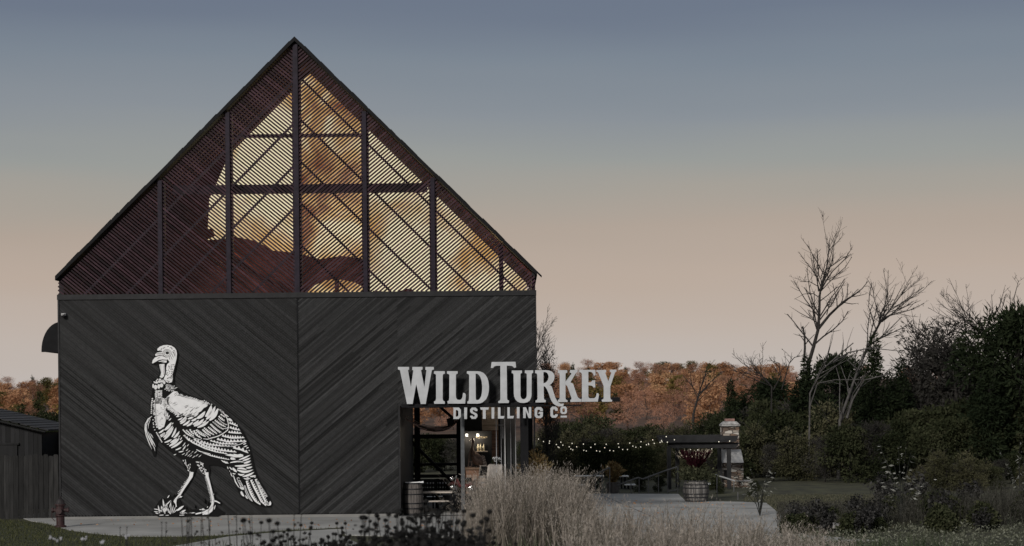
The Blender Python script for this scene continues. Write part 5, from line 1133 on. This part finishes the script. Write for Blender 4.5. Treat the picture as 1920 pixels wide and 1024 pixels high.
Q = scatter_poly(lawnL, 42000); P = np.c_[Q, np.full(len(Q), .0)]; V, F, r_ = blades(P, .07, .02); polymesh('lawn_grass', V, F, r_, M_grassb); tag(C.objects[-1], kind='stuff')
lawnR = [G(1437, 944), G(1392, 941), G(1400, 929), G(1720, 928), G(1760, 950), G(1700, 990), G(1510, 1004)]
sheet('lawn', lawnR, .01, mat('turf', (.035, .038, .018)))
Q = scatter_poly(lawnR, 26000); P = np.c_[Q, np.zeros(len(Q))]; V, F, r_ = blades(P, .07, .022); polymesh('lawn_grass', V, F, r_, leafmat('pale_lawn_blade', [(.05, .05, .033), (.10, .098, .065), (.16, .15, .105)], .2, 0)); tag(C.objects[-1], kind='stuff')
# tall tan grass
TG = leafmat('tan_grass', [(.06, .058, .042), (.18, .155, .125), (.32, .28, .24), (.46, .41, .36)], .25, 0)
def tallgrass(n, urange, top_fn, drange, seed):
    parts = []; cnt = 0
    U = rng.uniform(*urange, n); D = rng.uniform(*drange, n)
    X = (U-PX)/FPX*D; Yy = D-CD; Z0 = np.array([terr(x, y) for x, y in zip(X, Yy)])
    top = np.array([top_fn(u) for u in U])+9*np.sin(U*.11)+6*np.sin(U*.29+1)+5*np.sin(U*.053); zt_ = CH-(top-PY+ROLL*(U-PX))/FPX*D
    H = (zt_-Z0)*rng.uniform(.42, 1.12, n)**.8; H = np.maximum(H, .25)
    base = np.stack([X, Yy, Z0], 1); ln = rng.normal(size=(n, 2))*.19
    segs = 5; ts = np.linspace(0, 1, segs+1); pts = [base+np.stack([ln[:, 0]*H*t*t, ln[:, 1]*H*t*t, H*t], 1) for t in ts]
    a = rng.uniform(0, 3.14, n); s = np.stack([np.cos(a), np.sin(a)*.6, np.zeros(n)], 1)
    wd = [.009, .009, .008, .006, .005, .002]
    ring = [np.stack([p-s*w, p+s*w], 1) for p, w in zip(pts, wd)]; V = np.stack(ring, 1).reshape(-1, 3)   # n,segs+1,2
    k = (np.arange(n)*(segs+1)*2)[:, None]; F = []
    for j in range(segs): q = j*2; F += [np.stack([k[:, 0]+q, k[:, 0]+q+1, k[:, 0]+q+3], 1), np.stack([k[:, 0]+q, k[:, 0]+q+3, k[:, 0]+q+2], 1)]
    rr = rng.uniform(0, .75, n); parts.append((V, np.concatenate(F), np.tile(rr, 2*segs)))
    # feathery seed heads along the top third of each stem
    m = 11; f = rng.uniform(.55, 1.02, (n, m)); PP = base[:, None, :]+np.stack([ln[:, 0, None]*H[:, None]*f*f, ln[:, 1, None]*H[:, None]*f*f, H[:, None]*f], 2)
    PP = PP+rng.normal(size=PP.shape)*[.035, .035, .03]; PP = PP.reshape(-1, 3); dd = np.tile([[0, 0, 1.]], (len(PP), 1))+rng.normal(size=(len(PP), 3))*.5
    V, F, r_ = leaves(PP, .062, np.clip(np.repeat(rng.uniform(.45, 1, n), m)+rng.normal(0, .08, n*m), 0, 1), .16, dirs=dd); parts.append((V, F, r_)); return parts
g1 = lambda u: np.interp(u, [870, 885, 905, 940, 1000, 1050, 1080, 1100, 1112], [990, 945, 912, 898, 890, 895, 905, 930, 962])
g2_ = lambda u: np.interp(u, [1040, 1100, 1140, 1200, 1250, 1300, 1400, 1470, 1540, 1600], [945, 940, 945, 950, 962, 952, 972, 985, 998, 1020])
V, F, r_ = join(tallgrass(4300, (872, 1112), g1, (38, 47), 1)); polymesh('tall_grass', V, F, r_, TG); tag(C.objects[-1], 'tall tan feathery grass in front of the porch', 'grass', kind='stuff')
V, F, r_ = join(tallgrass(2300, (1060, 1600), lambda u: g2_(u)+rng.uniform(-4, 30), (26, 44), 2)); polymesh('tall_grass', V, F, r_, TG); tag(C.objects[-1], 'lower tan grass in front of the pavement', 'grass', kind='stuff')
V, F, r_ = join([blades(np.c_[scatter_poly([(-8, -22), (8, -22), (14, -30), (-6, -32)], 9000), np.full(9000, .3)], .55, .03, .3)]); polymesh('ground_cover', V, F, r_, leafmat('green_blade', [(.02, .03, .015), (.05, .07, .035), (.09, .11, .06)], .2, 0)); tag(C.objects[-1], kind='stuff')
V, F, r_ = join(tallgrass(3000, (1455, 1990), lambda u: np.interp(u, [1455, 1500, 1560, 1640, 1720, 1800, 1990], [975, 958, 948, 935, 925, 915, 900])+rng.uniform(-8, 40), (52, 62), 3)); polymesh('tall_weeds', V, F, r_, leafmat('dark_weeds', [(.015, .015, .012), (.035, .034, .028), (.06, .058, .048), (.11, .105, .09)], .2, 0)); tag(C.objects[-1], 'dark tangled weeds in the right bed', 'weeds', kind='stuff')
Q = scatter_poly([G(1000, 930), G(1430, 946), (3, -10), (-13, -3), (-13, -.3), (1, -.3)], 420); V, F, r_ = leaves(np.c_[Q, np.full(len(Q), .028)], .07, rng.uniform(.2, 1, len(Q)), .7, dirs=np.c_[rng.normal(size=(420, 2)), np.full(420, .05)]*3); polymesh('fallen_leaves', V, F, r_, AU); tag(C.objects[-1], 'scattered fallen leaves on the pavement', 'leaves', kind='stuff')
# grey green low cover at the lower right
GG = leafmat('grey_green_cover', [(.05, .055, .038), (.12, .125, .09), (.24, .245, .19)], .2, 0)
gcp = [G(1500, 1006), G(1700, 992), G(1760, 960), G(1990, 935), (22, -14), (19, -19.0), (4, -19.0), (3, -13)]
Q = scatter_poly(gcp, 26000); hN = .10+.16*np.abs(np.sin(Q[:, 0]*1.7)*np.sin(Q[:, 1]*1.3+1)); P = np.c_[Q, rng.uniform(0, 1, len(Q))*hN]
V, F, r_ = leaves(P, .07, rng.uniform(0, 1, len(Q)), .5); polymesh('ground_cover', V, F, r_, GG); tag(C.objects[-1], kind='stuff')
# seed head plants (blurred dark ones in front, and those by the lawn)
DS = leafmat('dark_seed', [(.008, .008, .008), (.03, .029, .028), (.075, .073, .07)], .1, .2); M_stem = mat('dark_stem', (.02, .021, .018), .9)
def seed_plant(label, h, spread, nst, head, leafm, group, leafn=14, lsize=.06, cat='plant', name='seed_head_plant'):
    t = thing(name, label, cat, (0, 0, 0), group); b = MB(); hd_ = MB(); P = []
    for k in range(nst):
        a = random.uniform(0, 6.28); e = random.uniform(.1, 1)*spread; H = h*random.uniform(.6, 1.0); tip = (math.cos(a)*e, math.sin(a)*e, H); mid = (tip[0]*.35, tip[1]*.35, H*.5); b0 = (tip[0]*.5, tip[1]*.5, -.05); mid = (tip[0]*.7, tip[1]*.7, H*.5); b.tube([b0, mid, tip], [.006, .005, .003], 4); hd_.ball(tip, head, 6, (1, 1, .8))
        for q in range(leafn): f = random.uniform(.02, .95); w2 = (.5+.5*f*f if name != 'feathery_plant' else math.sin(math.pi*(.25+f*.7))); P.append((tip[0]*w2+random.gauss(0, .05), tip[1]*w2+random.gauss(0, .05), H*f))
    P = np.array(P); V, F, r_ = leaves(P, lsize, rng.uniform(.3, 1, len(P)), .8); bb = MB(); bb.v = b.v+hd_.v; F2 = b.f+[tuple(i+len(b.v) for i in f) for f in hd_.f]
    T3 = []
    for f in F2: T3 += [(f[0], f[i], f[i+1]) for i in range(1, len(f)-1)]
    o = polymesh(name, np.concatenate([np.array(bb.v), V]), np.concatenate([np.array(T3), F+len(bb.v)]), np.concatenate([np.full(len(T3), .1), r_]), leafm)
    bpy.data.objects.remove(t); return tag(o, label, cat, group)
sp = [seed_plant('dark seed head plant in the near bed', .95, .30, 12, .021, DS, 'dark blurred plants in the near bed below the wall', 16, .05), seed_plant('dark seed head plant in the near bed', .8, .34, 14, .019, DS, 'dark blurred plants in the near bed below the wall', 20, .045)]
rs = random.Random(9)
def bedtop(u): return np.interp(u, [420, 470, 520, 600, 680, 740, 765, 800, 850, 890, 920], [984, 978, 974, 968, 964, 958, 947, 941, 953, 980, 1010])
cnt = 0
for i in range(74):
    u = rs.uniform(430, 905) if i < 48 else rs.uniform(745, 885); d = rs.uniform(17, 25); x = (u-PX)/FPX*d; y = d-CD; z = terr(x, y)
    ht_ = CH-(bedtop(u)+rs.uniform(-2, 26)-PY+ROLL*(u-PX))/FPX*d-z; put(sp, i % 2, x, y, max(.5, ht_/.93))
sv = [seed_plant('tall thin flower spike in front of the pavement', 1.0, .12, 3, .008, GY, 'thin flower spikes in front of the pavement', 20, .028, name='flower_spike')]
for u, v in ((335, 968), (356, 972), (398, 962), (442, 966), (375, 985), (478, 970), (215, 998), (300, 990), (540, 975)):
    d = rs.uniform(20, 24); x = (u-PX)/FPX*d; y = d-CD; z = terr(x, y); put(sv, 0, x, y, max(.5, (CH-(v-PY+ROLL*(u-PX))/FPX*d-z)/.93))
# white blurred blooms lower left
wl_ = []
for i, (u, v) in enumerate(((96, 1008), (108, 1012), (155, 1010), (190, 1016), (236, 1006))):
    d = 20; x = (u-PX)/FPX*d; y = d-CD; z = terr(x, y); zt_ = CH-(v-PY+ROLL*(u-PX))/FPX*d
    t = thing('white_flower', 'small blurred white bloom on a stem above the left lawn', 'flower', (x, y, z), 'white blooms above the left lawn')
    b = MB(); b.tube([(x, y, z), (x, y, zt_)], .005, 4); tp(b, 'stem', M_stem, t); b = MB(); [b.ball((x+rs.uniform(-.03, .03), y, zt_+rs.uniform(-.02, .02)), .011, 6) for _ in range(6)]; tp(b, 'bloom', mat('bloom', (.35, .35, .37), .7), t)
# pale leaved saplings
PLF = leafmat('pale_leaf', [(.10, .10, .08), (.24, .24, .21), (.36, .36, .33)], .3, 0)
def sapling(label, u, vb, vt, w, n, seed):
    rnd_ = random.Random(seed); x, y = G(u, vb); zt_ = CH-(vt-PY+ROLL*(u-PX))/FPX*(y+CD); t = thing('young_shrub', label, 'shrub', (x, y, 0)); b = MB(); P = []; D = []
    for k in range(n):
        a = rnd_.uniform(0, 6.28); e = rnd_.uniform(.2, 1)*w; H = zt_*rnd_.uniform(.5, 1); tip = Vector((math.cos(a)*e, math.sin(a)*e*.6, H)); mid = Vector((tip.x*.25, tip.y*.25, H*.5)); b.tube([(x, y, 0), (x+mid.x, y+mid.y, mid.z), (x+tip.x, y+tip.y, tip.z)], [.012, .009, .004], 4)
        for q in range(9): f = rnd_.uniform(.55, 1.02); pp = tip*f if f > .5 else mid; P.append((tip.x*f*f+rnd_.gauss(0, .03), tip.y*f*f, H*f)); D.append((math.cos(a), math.sin(a), -.2))
    tp(b, 'stem', M_stem, t); leafpart(t, 'leaf', P, .13, PLF, .35, dirs=np.array(D)); return t
sapling('pale leaved young shrub right of the stone fireplace', 1425, 968, 876, .75, 11, 1)
sapling('pale leaved young shrub standing alone in the middle of the right bed', 1690, 980, 830, .9, 11, 2)
sapling('pale leaved young shrub at the right picture edge', 1912, 960, 815, .7, 9, 4)
lowp = [seed_plant('dark seed head plant beside the right lawn', .95, .4, 20, .026, DS, 'dark seed head plants beside the right lawn', 30, .09), seed_plant('dark feathery tuft beside the right lawn', .7, .35, 30, .01, DK, 'dark feathery tufts beside the right lawn', 60, .08, name='feathery_plant')]
for i in range(46):
    u = rs.choice((rs.uniform(1480, 1640), rs.uniform(1600, 1940))); v = rs.uniform(972, 1004) if u < 1650 else rs.uniform(950, 1000); x, y = G(u, v); put(lowp, i % 2, x, y, rs.uniform(.7, 1.25) if u > 1650 else rs.uniform(.55, .9))
for i, (u, v) in enumerate(((1560, 972), (1600, 980))): pass
# bushes round the pergola foot
for i, (u, v, s_) in enumerate(((1345, 926, .22), (1412, 932, .2), (1070, 922, .22), (1235, 922, .2), (1110, 922, .2), (1200, 922, .2))):
    x, y = G(u, v); put(ds, i % 2, x, y, s_)
b = MB(); x, y = G(1556, 990); b.ball((x, y, .0), .5, 14, (1.6, .8, .3)); tag(b.build('boulder', mat('boulder_stone', (.22, .21, .2), .85, .3, 5), None, True), 'low pale boulder at the edge of the right lawn', 'boulder')

bpy.context.view_layer.update()
